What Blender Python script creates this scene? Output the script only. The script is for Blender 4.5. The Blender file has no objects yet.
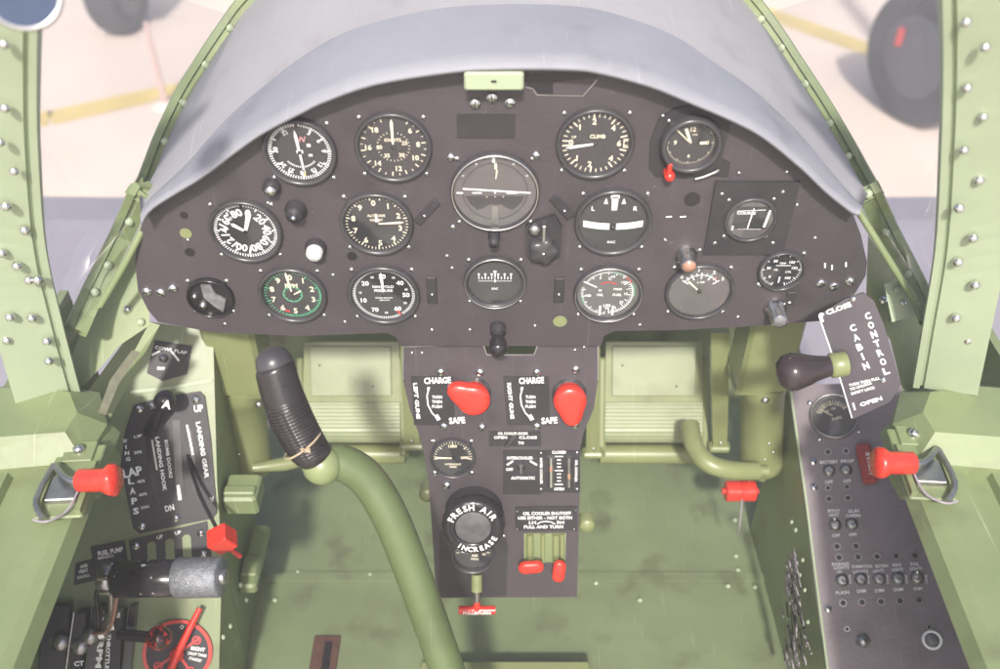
import bpy, math, random
from mathutils import Vector, Matrix
random.seed(7)
R_ = math.radians
S = bpy.context.scene
COL = S.collection

# ------------------------------------------------------------------ camera, world, sun, exposure
FPX = 950.0; PITCH = R_(40); CZ = 1.36
cd = bpy.data.cameras.new('camera'); cam = bpy.data.objects.new('camera', cd); COL.objects.link(cam)
cam.location = (0, 0, CZ); cam.rotation_euler = (R_(90) - PITCH, 0, 0)
cd.sensor_width = 36; cd.lens = 36 * FPX / 1000; cd.clip_start = .02; cd.clip_end = 400
cd.dof.use_dof = True; cd.dof.focus_distance = 1.14; cd.dof.aperture_fstop = 3.6
S.camera = cam
W = bpy.data.worlds.new("World"); S.world = W; W.use_nodes = True
wn = W.node_tree.nodes; wl = W.node_tree.links
SUN_EL = 45; SUN_AZ = 182          # azimuth the light comes FROM (0 = ahead +Y, 180 = behind the camera), clockwise
sky = wn.new('ShaderNodeTexSky'); sky.sky_type = 'NISHITA'; sky.sun_disc = False
sky.dust_density = 4; sky.air_density = .7; sky.sun_elevation = R_(SUN_EL); sky.sun_rotation = R_(SUN_AZ)
wl.new(sky.outputs[0], wn['Background'].inputs[0]); wn['Background'].inputs[1].default_value = .15
sd = bpy.data.lights.new('sun', 'SUN'); sun = bpy.data.objects.new('sun', sd); COL.objects.link(sun)
sd.energy = 3.6; sd.angle = R_(3.5); sd.color = (1, .955, .9)
sv = Vector((math.sin(R_(SUN_AZ)) * math.cos(R_(SUN_EL)), math.cos(R_(SUN_AZ)) * math.cos(R_(SUN_EL)), math.sin(R_(SUN_EL))))
sun.rotation_euler = sv.to_track_quat('Z', 'Y').to_euler()
S.view_settings.view_transform = 'Standard'; S.view_settings.look = 'None'
VEIL = .038  # density of the added volume that lifts the blacks like lens flare
S.view_settings.exposure = 0.56; S.view_settings.gamma = 1

# ------------------------------------------------------------------ geometry of the view
FW = Vector((0, math.cos(PITCH), -math.sin(PITCH))); UP = Vector((0, math.sin(PITCH), math.cos(PITCH))); RT = Vector((1, 0, 0))
CO = Vector((0, 0, CZ))
def ray(x, y): return FW + RT * ((x - 500) / FPX) + UP * ((334.5 - y) / FPX)
def at(x, y, d): return CO + ray(x, y) * d                     # point at depth d
class Plane:
    def __init__(s, o, ex, ey):
        s.o = Vector(o); s.ex = Vector(ex).normalized(); ey = Vector(ey)
        s.n = s.ex.cross(ey).normalized(); s.ey = s.n.cross(s.ex).normalized()
    def hit(s, x, y, off=0):
        r = ray(x, y); o = s.o + s.n * off
        return CO + r * ((o - CO).dot(s.n) / r.dot(s.n))
    def uv(s, x, y, off=0):
        p = s.hit(x, y, off) - s.o; return Vector((p.dot(s.ex), p.dot(s.ey)))
    def mat(s, x=None, y=None, off=0, rot=0):
        p = s.hit(x, y, off) if x is not None else s.o
        m = Matrix((s.ex, s.ey, s.n)).transposed().to_4x4()
        return Matrix.Translation(p) @ m @ Matrix.Rotation(R_(rot), 4, 'Z')
    def px(s, x, y, w):                                         # metres for w pixels there
        return w * (s.hit(x, y) - CO).dot(FW) / FPX
PANEL = Plane((0, .894, .75), (1, 0, 0), (0, 0, 1))
a14 = R_(14)
PED = Plane(PANEL.hit(500, 345) + Vector((0, .012, 0)), (1, 0, 0), (0, math.sin(a14), math.cos(a14)))
LCON = Plane((-.39, .714, .154), (1, 0, -.28), (0, .286, .356))
RCON = Plane((.45, .709, .16), (1, 0, .30), (0, .344, .184))
GROUND = Plane((0, 0, -1.6), (1, 0, 0), (0, 1, 0))

# ------------------------------------------------------------------ materials
MATS = {}
def mat(name, col, rough=.5, metal=0, var=.12, scale=18, bump=.0, bscale=120, col2=None, wear=None, wear_t=.66, wear_s=35, rvar=.12, spec=.5, coat=0, streak=None):
    if name in MATS: return MATS[name]
    m = bpy.data.materials.new(name); m.use_nodes = True; n = m.node_tree.nodes; l = m.node_tree.links
    b = n['Principled BSDF']; tc = n.new('ShaderNodeTexCoord')
    b.inputs['Metallic'].default_value = metal; b.inputs['Specular IOR Level'].default_value = spec
    b.inputs['Coat Weight'].default_value = coat; b.inputs['Coat Roughness'].default_value = .12
    geo = n.new('ShaderNodeNewGeometry')
    no = n.new('ShaderNodeTexNoise'); no.inputs['Scale'].default_value = scale; no.inputs['Detail'].default_value = 6; no.inputs['Roughness'].default_value = .62
    l.new(geo.outputs['Position'], no.inputs['Vector'])
    r = n.new('ShaderNodeMapRange'); r.inputs[1].default_value = .3; r.inputs[2].default_value = .7
    l.new(no.outputs[0], r.inputs[0])
    mx = n.new('ShaderNodeMix'); mx.data_type = 'RGBA'
    c2 = col2 or tuple(c * (1 - var) for c in col)
    c1 = tuple(min(1, c * (1 + var)) for c in col) if not col2 else col
    mx.inputs[6].default_value = (*c2, 1); mx.inputs[7].default_value = (*c1, 1); l.new(r.outputs[0], mx.inputs[0])
    out = mx.outputs[2]
    if wear:
        n2 = n.new('ShaderNodeTexNoise'); n2.inputs['Scale'].default_value = wear_s; n2.inputs['Detail'].default_value = 8; n2.inputs['Roughness'].default_value = .7
        l.new(geo.outputs['Position'], n2.inputs['Vector'])
        r2 = n.new('ShaderNodeMapRange'); r2.inputs[1].default_value = wear_t; r2.inputs[2].default_value = wear_t + .03; l.new(n2.outputs[0], r2.inputs[0])
        m2 = n.new('ShaderNodeMix'); m2.data_type = 'RGBA'; l.new(out, m2.inputs[6]); m2.inputs[7].default_value = (*wear, 1); l.new(r2.outputs[0], m2.inputs[0]); out = m2.outputs[2]
    if streak:
        mp = n.new('ShaderNodeMapping'); mp.inputs['Scale'].default_value = (230, 9, 9); mp.inputs['Rotation'].default_value = (0, 0, .15); l.new(geo.outputs['Position'], mp.inputs[0])
        n4 = n.new('ShaderNodeTexNoise'); n4.inputs['Scale'].default_value = 1; n4.inputs['Detail'].default_value = 3; l.new(mp.outputs[0], n4.inputs['Vector'])
        r4 = n.new('ShaderNodeMapRange'); r4.inputs[1].default_value = .66; r4.inputs[2].default_value = .74; r4.inputs[4].default_value = .6; l.new(n4.outputs[0], r4.inputs[0])
        n5 = n.new('ShaderNodeTexNoise'); n5.inputs['Scale'].default_value = 13; n5.inputs['Detail'].default_value = 7; l.new(geo.outputs['Position'], n5.inputs['Vector'])
        r5 = n.new('ShaderNodeMapRange'); r5.inputs[1].default_value = .56; r5.inputs[2].default_value = .72; r5.inputs[4].default_value = .65; l.new(n5.outputs[0], r5.inputs[0])
        m5 = n.new('ShaderNodeMix'); m5.data_type = 'RGBA'; l.new(out, m5.inputs[6]); m5.inputs[7].default_value = (*streak[1], 1); l.new(r5.outputs[0], m5.inputs[0])
        m4 = n.new('ShaderNodeMix'); m4.data_type = 'RGBA'; l.new(m5.outputs[2], m4.inputs[6]); m4.inputs[7].default_value = (*streak[0], 1); l.new(r4.outputs[0], m4.inputs[0]); out = m4.outputs[2]
    l.new(out, b.inputs['Base Color'])
    rr = n.new('ShaderNodeMapRange'); rr.inputs[3].default_value = max(.03, rough - rvar); rr.inputs[4].default_value = min(1, rough + rvar)
    l.new(no.outputs[0], rr.inputs[0]); l.new(rr.outputs[0], b.inputs['Roughness'])
    if bump:
        n3 = n.new('ShaderNodeTexNoise'); n3.inputs['Scale'].default_value = bscale; n3.inputs['Detail'].default_value = 4
        l.new(geo.outputs['Position'], n3.inputs['Vector'])
        bp = n.new('ShaderNodeBump'); bp.inputs['Strength'].default_value = bump; bp.inputs['Distance'].default_value = .002
        l.new(n3.outputs[0], bp.inputs['Height']); l.new(bp.outputs[0], b.inputs['Normal'])
    MATS[name] = m; return m
GREEN = mat('green paint', (.185, .225, .108), .42, streak=((.32, .36, .22), (.125, .135, .07)), var=.10, scale=9, bump=.12, bscale=60, wear=(.42, .44, .33), wear_t=.72, wear_s=60)
PEDG = mat('worn pedal paint', (.25, .285, .165), .38, var=.1, scale=12, bump=.15, bscale=70, streak=((.36, .39, .26), (.17, .18, .10)))
GREENL = mat('pale green paint', (.33, .385, .255), .5, var=.06, scale=8, bump=.08, bscale=40)
OLIVE = mat('olive paint', (.20, .225, .10), .34, streak=((.32, .34, .19), (.13, .14, .065)), var=.08, scale=10, bump=.1, bscale=50, wear=(.55, .55, .42), wear_t=.74, wear_s=90)
STICKG = mat('stick green paint', (.105, .138, .058), .36, var=.1, scale=7, bump=.12, bscale=90, streak=((.19, .22, .11), (.07, .08, .04)), wear=(.3, .33, .2), wear_t=.71)
FLOOR = mat('worn floor paint', (.18, .228, .115), .42, streak=((.30, .34, .21), (.075, .072, .042)), scale=5, col2=(.135, .158, .088), bump=.25, bscale=25, wear=(.34, .36, .27), wear_t=.70, wear_s=14, rvar=.2)
BLACK = mat('black crackle panel paint', (.060, .050, .055), .5, streak=((.10, .088, .092), (.036, .028, .03)), var=.14, scale=10, bump=.35, bscale=420, wear=(.20, .18, .17), wear_t=.69, wear_s=110)
BLACK2 = mat('black plate paint', (.036, .033, .036), .5, var=.2, scale=24, bump=.1, bscale=300, spec=.3, wear=(.15, .14, .14), wear_t=.72, wear_s=70)
DARK = mat('gloss black', (.018, .016, .018), .22, var=.3)
DIAL = mat('dial black', (.028, .027, .029), .5, var=.2)
DIALG = mat('dial grey', (.11, .10, .095), .45, var=.12)
BEZEL = mat('bezel black', (.05, .047, .05), .3, var=.2)
RCP = mat('grey console paint', (.20, .17, .18), .42, streak=((.30, .26, .27), (.14, .115, .12)), var=.12, scale=14, bump=.25, bscale=200, wear=(.25, .23, .23), wear_t=.72, wear_s=60)
WHITE = mat('white paint', (.85, .85, .82), .5, var=.03)
CREAM = mat('cream lume', (.80, .72, .52), .6, var=.06)
REDM = mat('red mark', (.55, .04, .04), .5)
GRNM = mat('green mark', (.08, .38, .2), .5)
RED = mat('red gloss', (.64, .04, .025), .26, var=.12, scale=40, bump=.1, bscale=200, wear=(.32, .05, .04), wear_t=.64, wear_s=90)
REDD = mat('dark red plastic', (.33, .04, .03), .35)
CHROME = mat('bright metal', (.72, .72, .70), .22, metal=1, var=.08, scale=60)
STEEL = mat('dull steel', (.42, .41, .40), .38, metal=1, var=.2, scale=50)
ALU = mat('knurled alloy', (.24, .25, .27), .5, metal=.6, var=.3, scale=160, bump=.8, bscale=500)
RIV = mat('rivet head', (.62, .64, .56), .3, metal=.55, var=.15, scale=90)
PAD = mat('grey shroud', (.235, .24, .265), .6, streak=((.30, .30, .33), (.16, .16, .18)), var=.08, scale=6, bump=.2, bscale=90)
PAD2 = mat('grey deck paint', (.27, .265, .275), .6, streak=((.36, .35, .36), (.21, .2, .21)), var=.08, scale=5, bump=.2, bscale=60)
TWINE = mat('twine', (.42, .33, .22), .9, var=.2, scale=200)
BRASS = mat('amber lens', (.34, .19, .13), .3)
WIRE = mat('grey cable', (.28, .25, .27), .4, var=.3, scale=80)
CONC = mat('pale concrete', (.78, .65, .54), .85, col2=(.62, .52, .45), scale=.45, bump=.2, bscale=8)
YEL = mat('yellow line paint', (.62, .48, .17), .7, var=.15, scale=3)
WING = mat('grey wing paint', (.30, .28, .31), .5, var=.06, scale=3)
RUBBER = mat('tyre rubber', (.03, .032, .04), .7, var=.2)
RUST = mat('rusted slot edge', (.075, .035, .025), .8, var=.35, scale=90)
OLDM = mat('corroded face', (.15, .145, .15), .6, var=.5, scale=90)
def glassmat(name, tint=(.97, .98, 1), fac=.08):
    m = bpy.data.materials.new(name); m.use_nodes = True; n = m.node_tree.nodes; l = m.node_tree.links
    n.remove(n['Principled BSDF']); t = n.new('ShaderNodeBsdfTransparent'); t.inputs[0].default_value = (*tint, 1)
    g = n.new('ShaderNodeBsdfGlossy'); g.inputs[1].default_value = .06
    fr = n.new('ShaderNodeLayerWeight'); pw = n.new('ShaderNodeMath'); pw.operation = 'POWER'; pw.inputs[1].default_value = 5; l.new(fr.outputs['Facing'], pw.inputs[0])
    mth = n.new('ShaderNodeMath'); mth.operation = 'MULTIPLY_ADD'; mth.inputs[1].default_value = .85; mth.inputs[2].default_value = fac; l.new(pw.outputs[0], mth.inputs[0])
    mx = n.new('ShaderNodeMixShader'); l.new(mth.outputs[0], mx.inputs[0]); l.new(t.outputs[0], mx.inputs[1]); l.new(g.outputs[0], mx.inputs[2])
    l.new(mx.outputs[0], n['Material Output'].inputs[0]); return m
GLASS = glassmat('instrument glass'); PERSPEX = glassmat('windscreen perspex', (.95, .96, .98), .05)

# ------------------------------------------------------------------ mesh builder
_tc = {}
def text_data(s, off=.03):
    key = (s, off)
    if key in _tc: return _tc[key]
    c = bpy.data.curves.new('t', 'FONT'); c.body = s; c.size = 1; c.resolution_u = 2; c.offset = off; c.align_x = 'CENTER'; c.align_y = 'CENTER'
    o = bpy.data.objects.new('t', c); COL.objects.link(o); bpy.context.view_layer.update()
    me = bpy.data.meshes.new_from_object(o.evaluated_get(bpy.context.evaluated_depsgraph_get()))
    vs = [v.co.copy() for v in me.vertices]; fs = [tuple(p.vertices) for p in me.polygons]
    bpy.data.objects.remove(o); bpy.data.curves.remove(c); bpy.data.meshes.remove(me)
    if vs:
        x0 = min(v.x for v in vs); x1 = max(v.x for v in vs); y0 = min(v.y for v in vs); y1 = max(v.y for v in vs)
        cx, cy = (x0 + x1) / 2, (y0 + y1) / 2
        vs = [Vector((v.x - cx, v.y - cy, 0)) for v in vs]; w, h = x1 - x0, y1 - y0
    else: w = h = 1
    _tc[key] = (vs, fs, w, h); return _tc[key]
I4 = Matrix.Identity(4)
def T(x, y, z=0): return Matrix.Translation((x, y, z))
def RZ(a): return Matrix.Rotation(R_(a), 4, 'Z')
class MB:
    def __init__(s): s.v = []; s.f = []; s.m = []; s.s = []; s.mats = []
    def mi(s, m):
        if m not in s.mats: s.mats.append(m)
        return s.mats.index(m)
    def add(s, vs, fs, m, M=I4, smooth=False):
        b = len(s.v); s.v += [M @ Vector(v) for v in vs]; k = s.mi(m)
        for f in fs: s.f.append([b + i for i in f]); s.m.append(k); s.s.append(smooth)
        return s
    def box(s, m, c, sz, M=I4, bev=0):
        x, y, z = sz[0] / 2, sz[1] / 2, sz[2] / 2
        if not bev:
            vs = [(c[0] + i * x, c[1] + j * y, c[2] + k * z) for i in (-1, 1) for j in (-1, 1) for k in (-1, 1)]
            return s.add(vs, [(0, 1, 3, 2), (4, 6, 7, 5), (0, 4, 5, 1), (2, 3, 7, 6), (0, 2, 6, 4), (1, 5, 7, 3)], m, M)
        b = min(bev, x * .9, y * .9, z * .9)
        o = [(x - b, y), (x, y - b), (x, -y + b), (x - b, -y), (-x + b, -y), (-x, -y + b), (-x, y - b), (-x + b, y)]
        i_ = [(x - b - b * .6, y - b), (x - b, y - b - b * .6), (x - b, -y + b + b * .6), (x - b - b * .6, -y + b), (-x + b + b * .6, -y + b), (-x + b, -y + b + b * .6), (-x + b, y - b - b * .6), (-x + b + b * .6, y - b)]
        rings = [[(p[0] + c[0], p[1] + c[1], c[2] - z) for p in i_], [(p[0] + c[0], p[1] + c[1], c[2] - z + b) for p in o],
                 [(p[0] + c[0], p[1] + c[1], c[2] + z - b) for p in o], [(p[0] + c[0], p[1] + c[1], c[2] + z) for p in i_]]
        vs = [p for r in rings for p in r]; fs = []
        for k in range(3):
            for i in range(8): j = (i + 1) % 8; fs.append((k * 8 + i, k * 8 + j, k * 8 + 8 + j, k * 8 + 8 + i))
        fs.append(tuple(range(24, 32))[::-1]); fs.append(tuple(range(8)))
        return s.add(vs, fs, m, M)
    def lathe(s, m, prof, M=I4, n=32, smooth=True, cap=True, wob=None):      # prof: (r, z)
        vs = []; fs = []
        for k, (r, z) in enumerate(prof):
            for i in range(n):
                a = 2 * math.pi * i / n; rr = r * (wob(a, k) if wob else 1)
                vs.append((rr * math.cos(a), rr * math.sin(a), z))
        for k in range(len(prof) - 1):
            for i in range(n): j = (i + 1) % n; fs.append((k * n + i, k * n + j, k * n + n + j, k * n + n + i))
        s.add(vs, fs, m, M, smooth)
        if cap:
            K = (len(prof) - 1) * n
            if prof[-1][0] > 1e-6: s.add(vs[K:], [tuple(range(n))], m, M)
            if prof[0][0] > 1e-6: s.add(vs[:n], [tuple(range(n))[::-1]], m, M)
        return s
    def disc(s, m, r, z, M=I4, n=40): return s.add([(r * math.cos(2 * math.pi * i / n), r * math.sin(2 * math.pi * i / n), z) for i in range(n)], [tuple(range(n))], m, M)
    def ring(s, m, r0, r1, z, M=I4, n=48, a0=0, a1=360):              # angles clockwise from top
        vs = []; k = max(2, int(n * abs(a1 - a0) / 360))
        for i in range(k + 1):
            a = R_(90 - (a0 + (a1 - a0) * i / k))
            vs += [(r0 * math.cos(a), r0 * math.sin(a), z), (r1 * math.cos(a), r1 * math.sin(a), z)]
        return s.add(vs, [(2 * i + 2, 2 * i, 2 * i + 1, 2 * i + 3)[::-1] for i in range(k)], m, M)
    def prism(s, m, pts, z0, z1, M=I4, m_side=None):
        n = len(pts); vs = [(p[0], p[1], z0) for p in pts] + [(p[0], p[1], z1) for p in pts]
        s.add(vs, [tuple(range(n))[::-1], tuple(range(n, 2 * n))], m, M)
        return s.add(vs, [(i, (i + 1) % n, n + (i + 1) % n, n + i) for i in range(n)], m_side or m, M)
    def bar(s, m, p, q, w, z, M=I4, w2=None):
        p, q = Vector(p), Vector(q); d = (q - p).normalized(); t = Vector((-d.y, d.x)); w2 = w if w2 is None else w2
        vs = [(*(p - t * w / 2), z), (*(q - t * w2 / 2), z), (*(q + t * w2 / 2), z), (*(p + t * w / 2), z)]
        return s.add(vs, [(0, 1, 2, 3)], m, M)
    def tube(s, m, path, r, M=I4, n=14, cap=True, smooth=True):
        path = [Vector(p) for p in path]; K = len(path); rs = r if isinstance(r, (list, tuple)) else [r] * K
        vs = []; fs = []; ref = None
        for k, p in enumerate(path):
            d = (path[min(k + 1, K - 1)] - path[max(k - 1, 0)]).normalized()
            if ref is None: ref = Vector((0, 0, 1)) if abs(d.z) < .9 else Vector((1, 0, 0))
            u = (ref - d * ref.dot(d)).normalized(); w = d.cross(u); ref = u
            for i in range(n):
                a = 2 * math.pi * i / n; vs.append(p + (u * math.cos(a) + w * math.sin(a)) * rs[k])
        for k in range(K - 1):
            for i in range(n): j = (i + 1) % n; fs.append((k * n + i, k * n + j, k * n + n + j, k * n + n + i))
        s.add(vs, fs, m, M, smooth)
        if cap: s.add(vs[:n], [tuple(range(n))[::-1]], m, M); s.add(vs[-n:], [tuple(range(n))], m, M)
        return s
    def grid(s, m, rows, M=I4, smooth=True):
        n = len(rows[0]); vs = [p for r in rows for p in r]
        return s.add(vs, [(k * n + i, k * n + i + 1, k * n + n + i + 1, k * n + n + i) for k in range(len(rows) - 1) for i in range(n - 1)], m, M, smooth)
    def text(s, m, t, size, M=I4, width=None, height=None, off=.03):
        vs, fs, w, h = text_data(t, off)
        sx = width / w if width else size; sy = height / h if height else (sx if width else size)
        return s.add([(v.x * sx, v.y * sy, 0) for v in vs], fs, m, M)
    def build(s, name, parent=None, world=None, matrix=None):
        me = bpy.data.meshes.new(name); me.from_pydata([tuple(v) for v in s.v], [], s.f)
        for m in s.mats: me.materials.append(m)
        me.polygons.foreach_set('material_index', s.m); me.polygons.foreach_set('use_smooth', s.s); me.update()
        o = bpy.data.objects.new(name, me); COL.objects.link(o)
        if parent is not None: o.parent = parent
        if matrix is not None: o.matrix_local = matrix
        return o
def smooth_path(pts, n=8):
    pts = [Vector(p) for p in pts]; out = []
    for i in range(len(pts) - 1):
        p0, p1, p2, p3 = pts[max(i - 1, 0)], pts[i], pts[i + 1], pts[min(i + 2, len(pts) - 1)]
        for k in range(n):
            t = k / n; out.append(.5 * ((2 * p1) + (p2 - p0) * t + (2 * p0 - 5 * p1 + 4 * p2 - p3) * t * t + (3 * p1 - p0 - 3 * p2 + p3) * t ** 3))
    return out + [pts[-1]]
def thing(name, label, cat, M=I4, group=None):
    o = bpy.data.objects.new(name, None); COL.objects.link(o); o.matrix_world = M; o.empty_display_size = .02
    o['label'] = label; o['category'] = cat
    if group: o['group'] = group
    return o
def tag(o, label, cat, group=None):
    o['label'] = label; o['category'] = cat
    if group: o['group'] = group
    return o
def struct(mb, name): o = mb.build(name); o['kind'] = 'structure'; return o
def dup(o, parent, M):
    c = o.copy(); COL.objects.link(c); c.parent = parent; c.matrix_parent_inverse = I4; c.matrix_local = M; return c
def screwmesh(r, name='screw', m=CHROME):
    mb = MB(); mb.lathe(m, [(r, 0), (r, r * .25), (r * .75, r * .55), (0, r * .68)], n=14, cap=False); mb.box(DARK, (0, 0, r * .66), (r * 1.5, r * .22, r * .1))
    return mb
# screws: built once per size, then copied
_sc = {}
def screws(parent, Minv, plane, pts, rpx=3.2, name='screw', m=CHROME, off=0, slot=True):
    for (x, y) in pts:
        r = plane.px(x, y, rpx); key = (name, round(r, 4), m.name)
        M = Minv @ plane.mat(x, y, off, random.uniform(0, 180))
        if key in _sc: dup(_sc[key], parent, M)
        else:
            if slot: mb = screwmesh(r, name, m)
            else: mb = MB(); mb.lathe(m, [(r, 0), (r * .9, r * .35), (r * .55, r * .62), (0, r * .74)], n=14, cap=False)
            _sc[key] = mb.build(name, parent, matrix=M)

def ptext(mb, m, plane, p0, p1, s, hpx=None, off=.0012, Minv=I4):
    """letters on a plane, running from pixel p0 to p1 along the middle of the line"""
    a = plane.hit(*p0, off); b = plane.hit(*p1, off); u = (b - a); w = u.length; u.normalize(); v = plane.n.cross(u)
    M = Matrix((u, v, plane.n)).transposed().to_4x4(); M.translation = (a + b) / 2
    h = None
    if hpx:
        mx, my = (p0[0] + p1[0]) / 2, (p0[1] + p1[1]) / 2
        du = Vector((p1[0] - p0[0], p1[1] - p0[1])).normalized(); c = plane.hit(mx, my, off); e = plane.hit(mx - du.y * hpx, my + du.x * hpx, off)
        h = abs((e - c).dot(v))
    mb.text(m, s, 1, Minv @ M, width=w, height=h, off=.022 if (hpx or 9) < 3.6 else .035)
def stack(mb, m, plane, p0, p1, s, wpx, hpx, Minv=I4, rot=0, off=.0012):
    """letters one under another"""
    for i, ch in enumerate(s):
        t = i / max(1, len(s) - 1); x = p0[0] + (p1[0] - p0[0]) * t; y = p0[1] + (p1[1] - p0[1]) * t
        if ch == ' ': continue
        c = math.cos(R_(rot)); sn = math.sin(R_(rot))
        w = wpx * (.3 if ch == 'I' else 1)
        ptext(mb, m, plane, (x - w / 2 * c, y + w / 2 * sn), (x + w / 2 * c, y - w / 2 * sn), ch, hpx, off, Minv)
def pline(mb, m, plane, pts, wpx, Minv=I4, off=.0012):
    for a, b in zip(pts, pts[1:]):
        A = plane.hit(*a, off); B = plane.hit(*b, off); d = (B - A).normalized(); t = plane.n.cross(d) * plane.px(*a, wpx) / 2
        mb.add([A - t, B - t, B + t, A + t], [(0, 1, 2, 3)], m, Minv)
def ppoly(plane, pts): return [plane.uv(*p) for p in pts]

# ------------------------------------------------------------------ the setting
mb = MB(); mb.grid(CONC, [[(x, y, -1.6) for x in (-59, 59)] for y in (-58, 88)]); struct(mb, 'ground')
for nm, pts, w in (('painted_line', [(-60, 128), (50, 118), (120, 102), (195, 86), (330, 60)], 9), ('painted_line', [(760, 10), (810, 28), (865, 48), (960, 75)], 14)):
    mb = MB(); P = [GROUND.hit(*p, .004) for p in pts]
    for i, (a, b) in enumerate(zip(P, P[1:])):
        d = (b - a).normalized(); t = Vector((-d.y, d.x, 0)) * .11
        mb.add([a - t, b - t, b + t, a + t], [(0, 1, 2, 3)], YEL)
    struct(mb, nm)
hz = MB(); hz.box(None, (0, 15, -.5), (119, 149, 4.2))  # added volume imitating the veil of lens flare, no real haze here
hm = bpy.data.materials.new('haze air'); hm.use_nodes = True; hm.node_tree.nodes.remove(hm.node_tree.nodes['Principled BSDF'])
pv = hm.node_tree.nodes.new('ShaderNodeVolumePrincipled'); pv.inputs['Density'].default_value = VEIL; pv.inputs['Color'].default_value = (.95, .92, .92, 1); pv.inputs['Anisotropy'].default_value = .0
hm.node_tree.links.new(pv.outputs[0], hm.node_tree.nodes['Material Output'].inputs['Volume']); hz.mats = [hm]; hz.m = [0] * 6
o = hz.build('added_veil'); o['kind'] = 'stuff'
# cockpit tub: floor, firewall, side walls
mb = MB(); NX = 30
mb.box(FLOOR, (.03, .355, -.01), (.98, 1.225, .02)); struct(mb, 'cockpit_floor')
mb = MB(); mb.box(FLOOR, (.03, 1.2225, -.0085), (.98, .51, .02))
mb.box(FLOOR, (.03, .975, .0030), (.86, .018, .003)); struct(mb, 'cockpit_floor')
mb = MB(); mb.box(FLOOR, (.03, 1.48, .24), (1.0, .02, .56)); struct(mb, 'firewall')
for s, x in ((-1, -.62), (1, .66)):
    mb = MB(); mb.box(GREEN, (x, .4, .26), (.012, 1.35, .56)); 
    struct(mb, 'cockpit_wall')

# own wing either side
for s, lab in ((-1, 'grey wing root seen through the left quarter window'), (1, 'grey wing root seen through the right quarter window')):
    mb = MB(); prof = [(2.42, -.19), (2.38, -.12), (2.2, -.08), (1.6, -.05), (.6, -.04), (-.2, -.10), (-.2, -.22), (1.6, -.34), (2.3, -.26)]
    xs = [.68, 1.5, 3.2]
    rows = [[(s * x, y - (x - .68) * .06, z + (x - .68) * .05) for (y, z) in prof + prof[:1]] for x in xs]
    mb.grid(WING, rows, smooth=False)
    tag(mb.build('wing'), lab, 'wing')
# wheels of other aircraft on the apron
RIMD = mat('dark rim paint', (.06, .06, .075), .5)
def wheel(px, py, lab, rot, rr, red=False):
    p = GROUND.hit(px, py); M = Matrix.Translation(p + Vector((0, 0, rr))) @ Matrix.Rotation(R_(rot), 4, 'Z') @ Matrix.Rotation(R_(90), 4, 'Y')
    t = thing('aircraft_wheel', lab, 'wheel', M)
    mb = MB(); mb.lathe(RUBBER, [(rr * .6, -.10), (rr * .85, -.13), (rr * .97, -.09), (rr, 0), (rr * .97, .09), (rr * .85, .13), (rr * .6, .10)], n=36); mb.build('tyre', t)
    mb = MB(); mb.lathe(RIMD, [(rr * .59, -.11), (rr * .5, -.125), (rr * .2, -.14), (0, -.145)], n=28, cap=False)
    mb.lathe(RIMD, [(rr * .59, .11), (rr * .5, .125), (rr * .2, .14), (0, .145)], n=28, cap=False)
    mb.build('rim', t)
    mb = MB(); mb.tube(RUBBER, [(0, 0, .17), (-rr * .9, 0, .19), (-1.6, .1, .16)], .07); mb.build('strut', t)
    if red: mb = MB(); mb.box(REDM, (-.1, .12, -.15), (.11, .03, .03)); mb.build('tag_flag', t)
wheel(908, 118, 'dark aircraft wheel on the apron beyond the right quarter window', 25, .44, True)
wheel(126, 30, 'dark aircraft wheel on the apron beyond the left quarter window', -10, .30)

b = GROUND.hit(166, 106); hh = [z * .02 for z in range(1, 120)]
t = thing('marker_pole', 'thin pale pinkish pole standing on the apron beyond the left quarter window', 'pole', Matrix.Translation(b))
mb = MB(); rr = ray(152, 22); top = CO + rr * ((b - CO).y / rr.y); mb.tube(mat('pinkish paint', (.55, .40, .36), .7), [(0, 0, 0), (0, 0, top.z - b.z)], [.022, .014], n=12); mb.lathe(CONC, [(.09, 0), (.08, .03), (0, .035)], n=20, cap=False); mb.build('pole', t)
# ------------------------------------------------------------------ glareshield, windscreen, canopy bow
lip_px = [(141, 222), (152, 206), (200, 176), (232, 152), (262, 131), (300, 111), (325, 99), (375, 82), (450, 70), (500, 67), (560, 67), (596, 70), (650, 84), (692, 101), (734, 119), (765, 136), (802, 166), (827, 190), (852, 210), (860, 213)]
out_px = [(141, 196), (150, 182), (166, 140), (186, 98), (206, 65), (228, 32), (250, 3), (300, -45), (380, -80), (460, -92), (540, -92), (620, -80), (700, -45), (745, 0), (772, 35), (795, 70), (818, 105), (840, 142), (858, 175), (868, 194)]
LIP = Plane((0, .868, 0), (1, 0, 0), (0, 0, 1))
lip = smooth_path([LIP.hit(*p) for p in lip_px], 4)
def outY(i, n): s = abs(i / (n - 1) * 2 - 1); return .905 + .30 * (1 - s ** 2.2)
outp = smooth_path([Plane((0, outY(i, 20), 0), (1, 0, 0), (0, 0, 1)).hit(*p) for i, p in enumerate(out_px)], 4)
t = thing('glareshield', 'pale blue grey shroud arching over the top of the instrument panel', 'glareshield')
mb = MB(); N = 14; rows = []
rows.append([a + Vector((0, .030, -.006)) for a in lip]); rows.append([a + Vector((0, .004, -.006)) for a in lip]); rows.append([a + Vector((0, 0, -.003)) for a in lip])
for k in range(6):
    f = k / 5 * .34; rows.append([a.lerp(b, f) + Vector((0, 0, .004 * math.sin(math.pi * f / .34))) for a, b in zip(lip, outp)])
mb.grid(PAD, rows); mb.build('padding', t)
mb = MB(); rows = []
for k in range(8):
    f = .335 + .665 * k / 7; rows.append([a.lerp(b, f) + Vector((0, 0, -.0025 + .010 * math.sin(math.pi * (f - .335) / .665))) for a, b in zip(lip, outp)])
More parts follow.
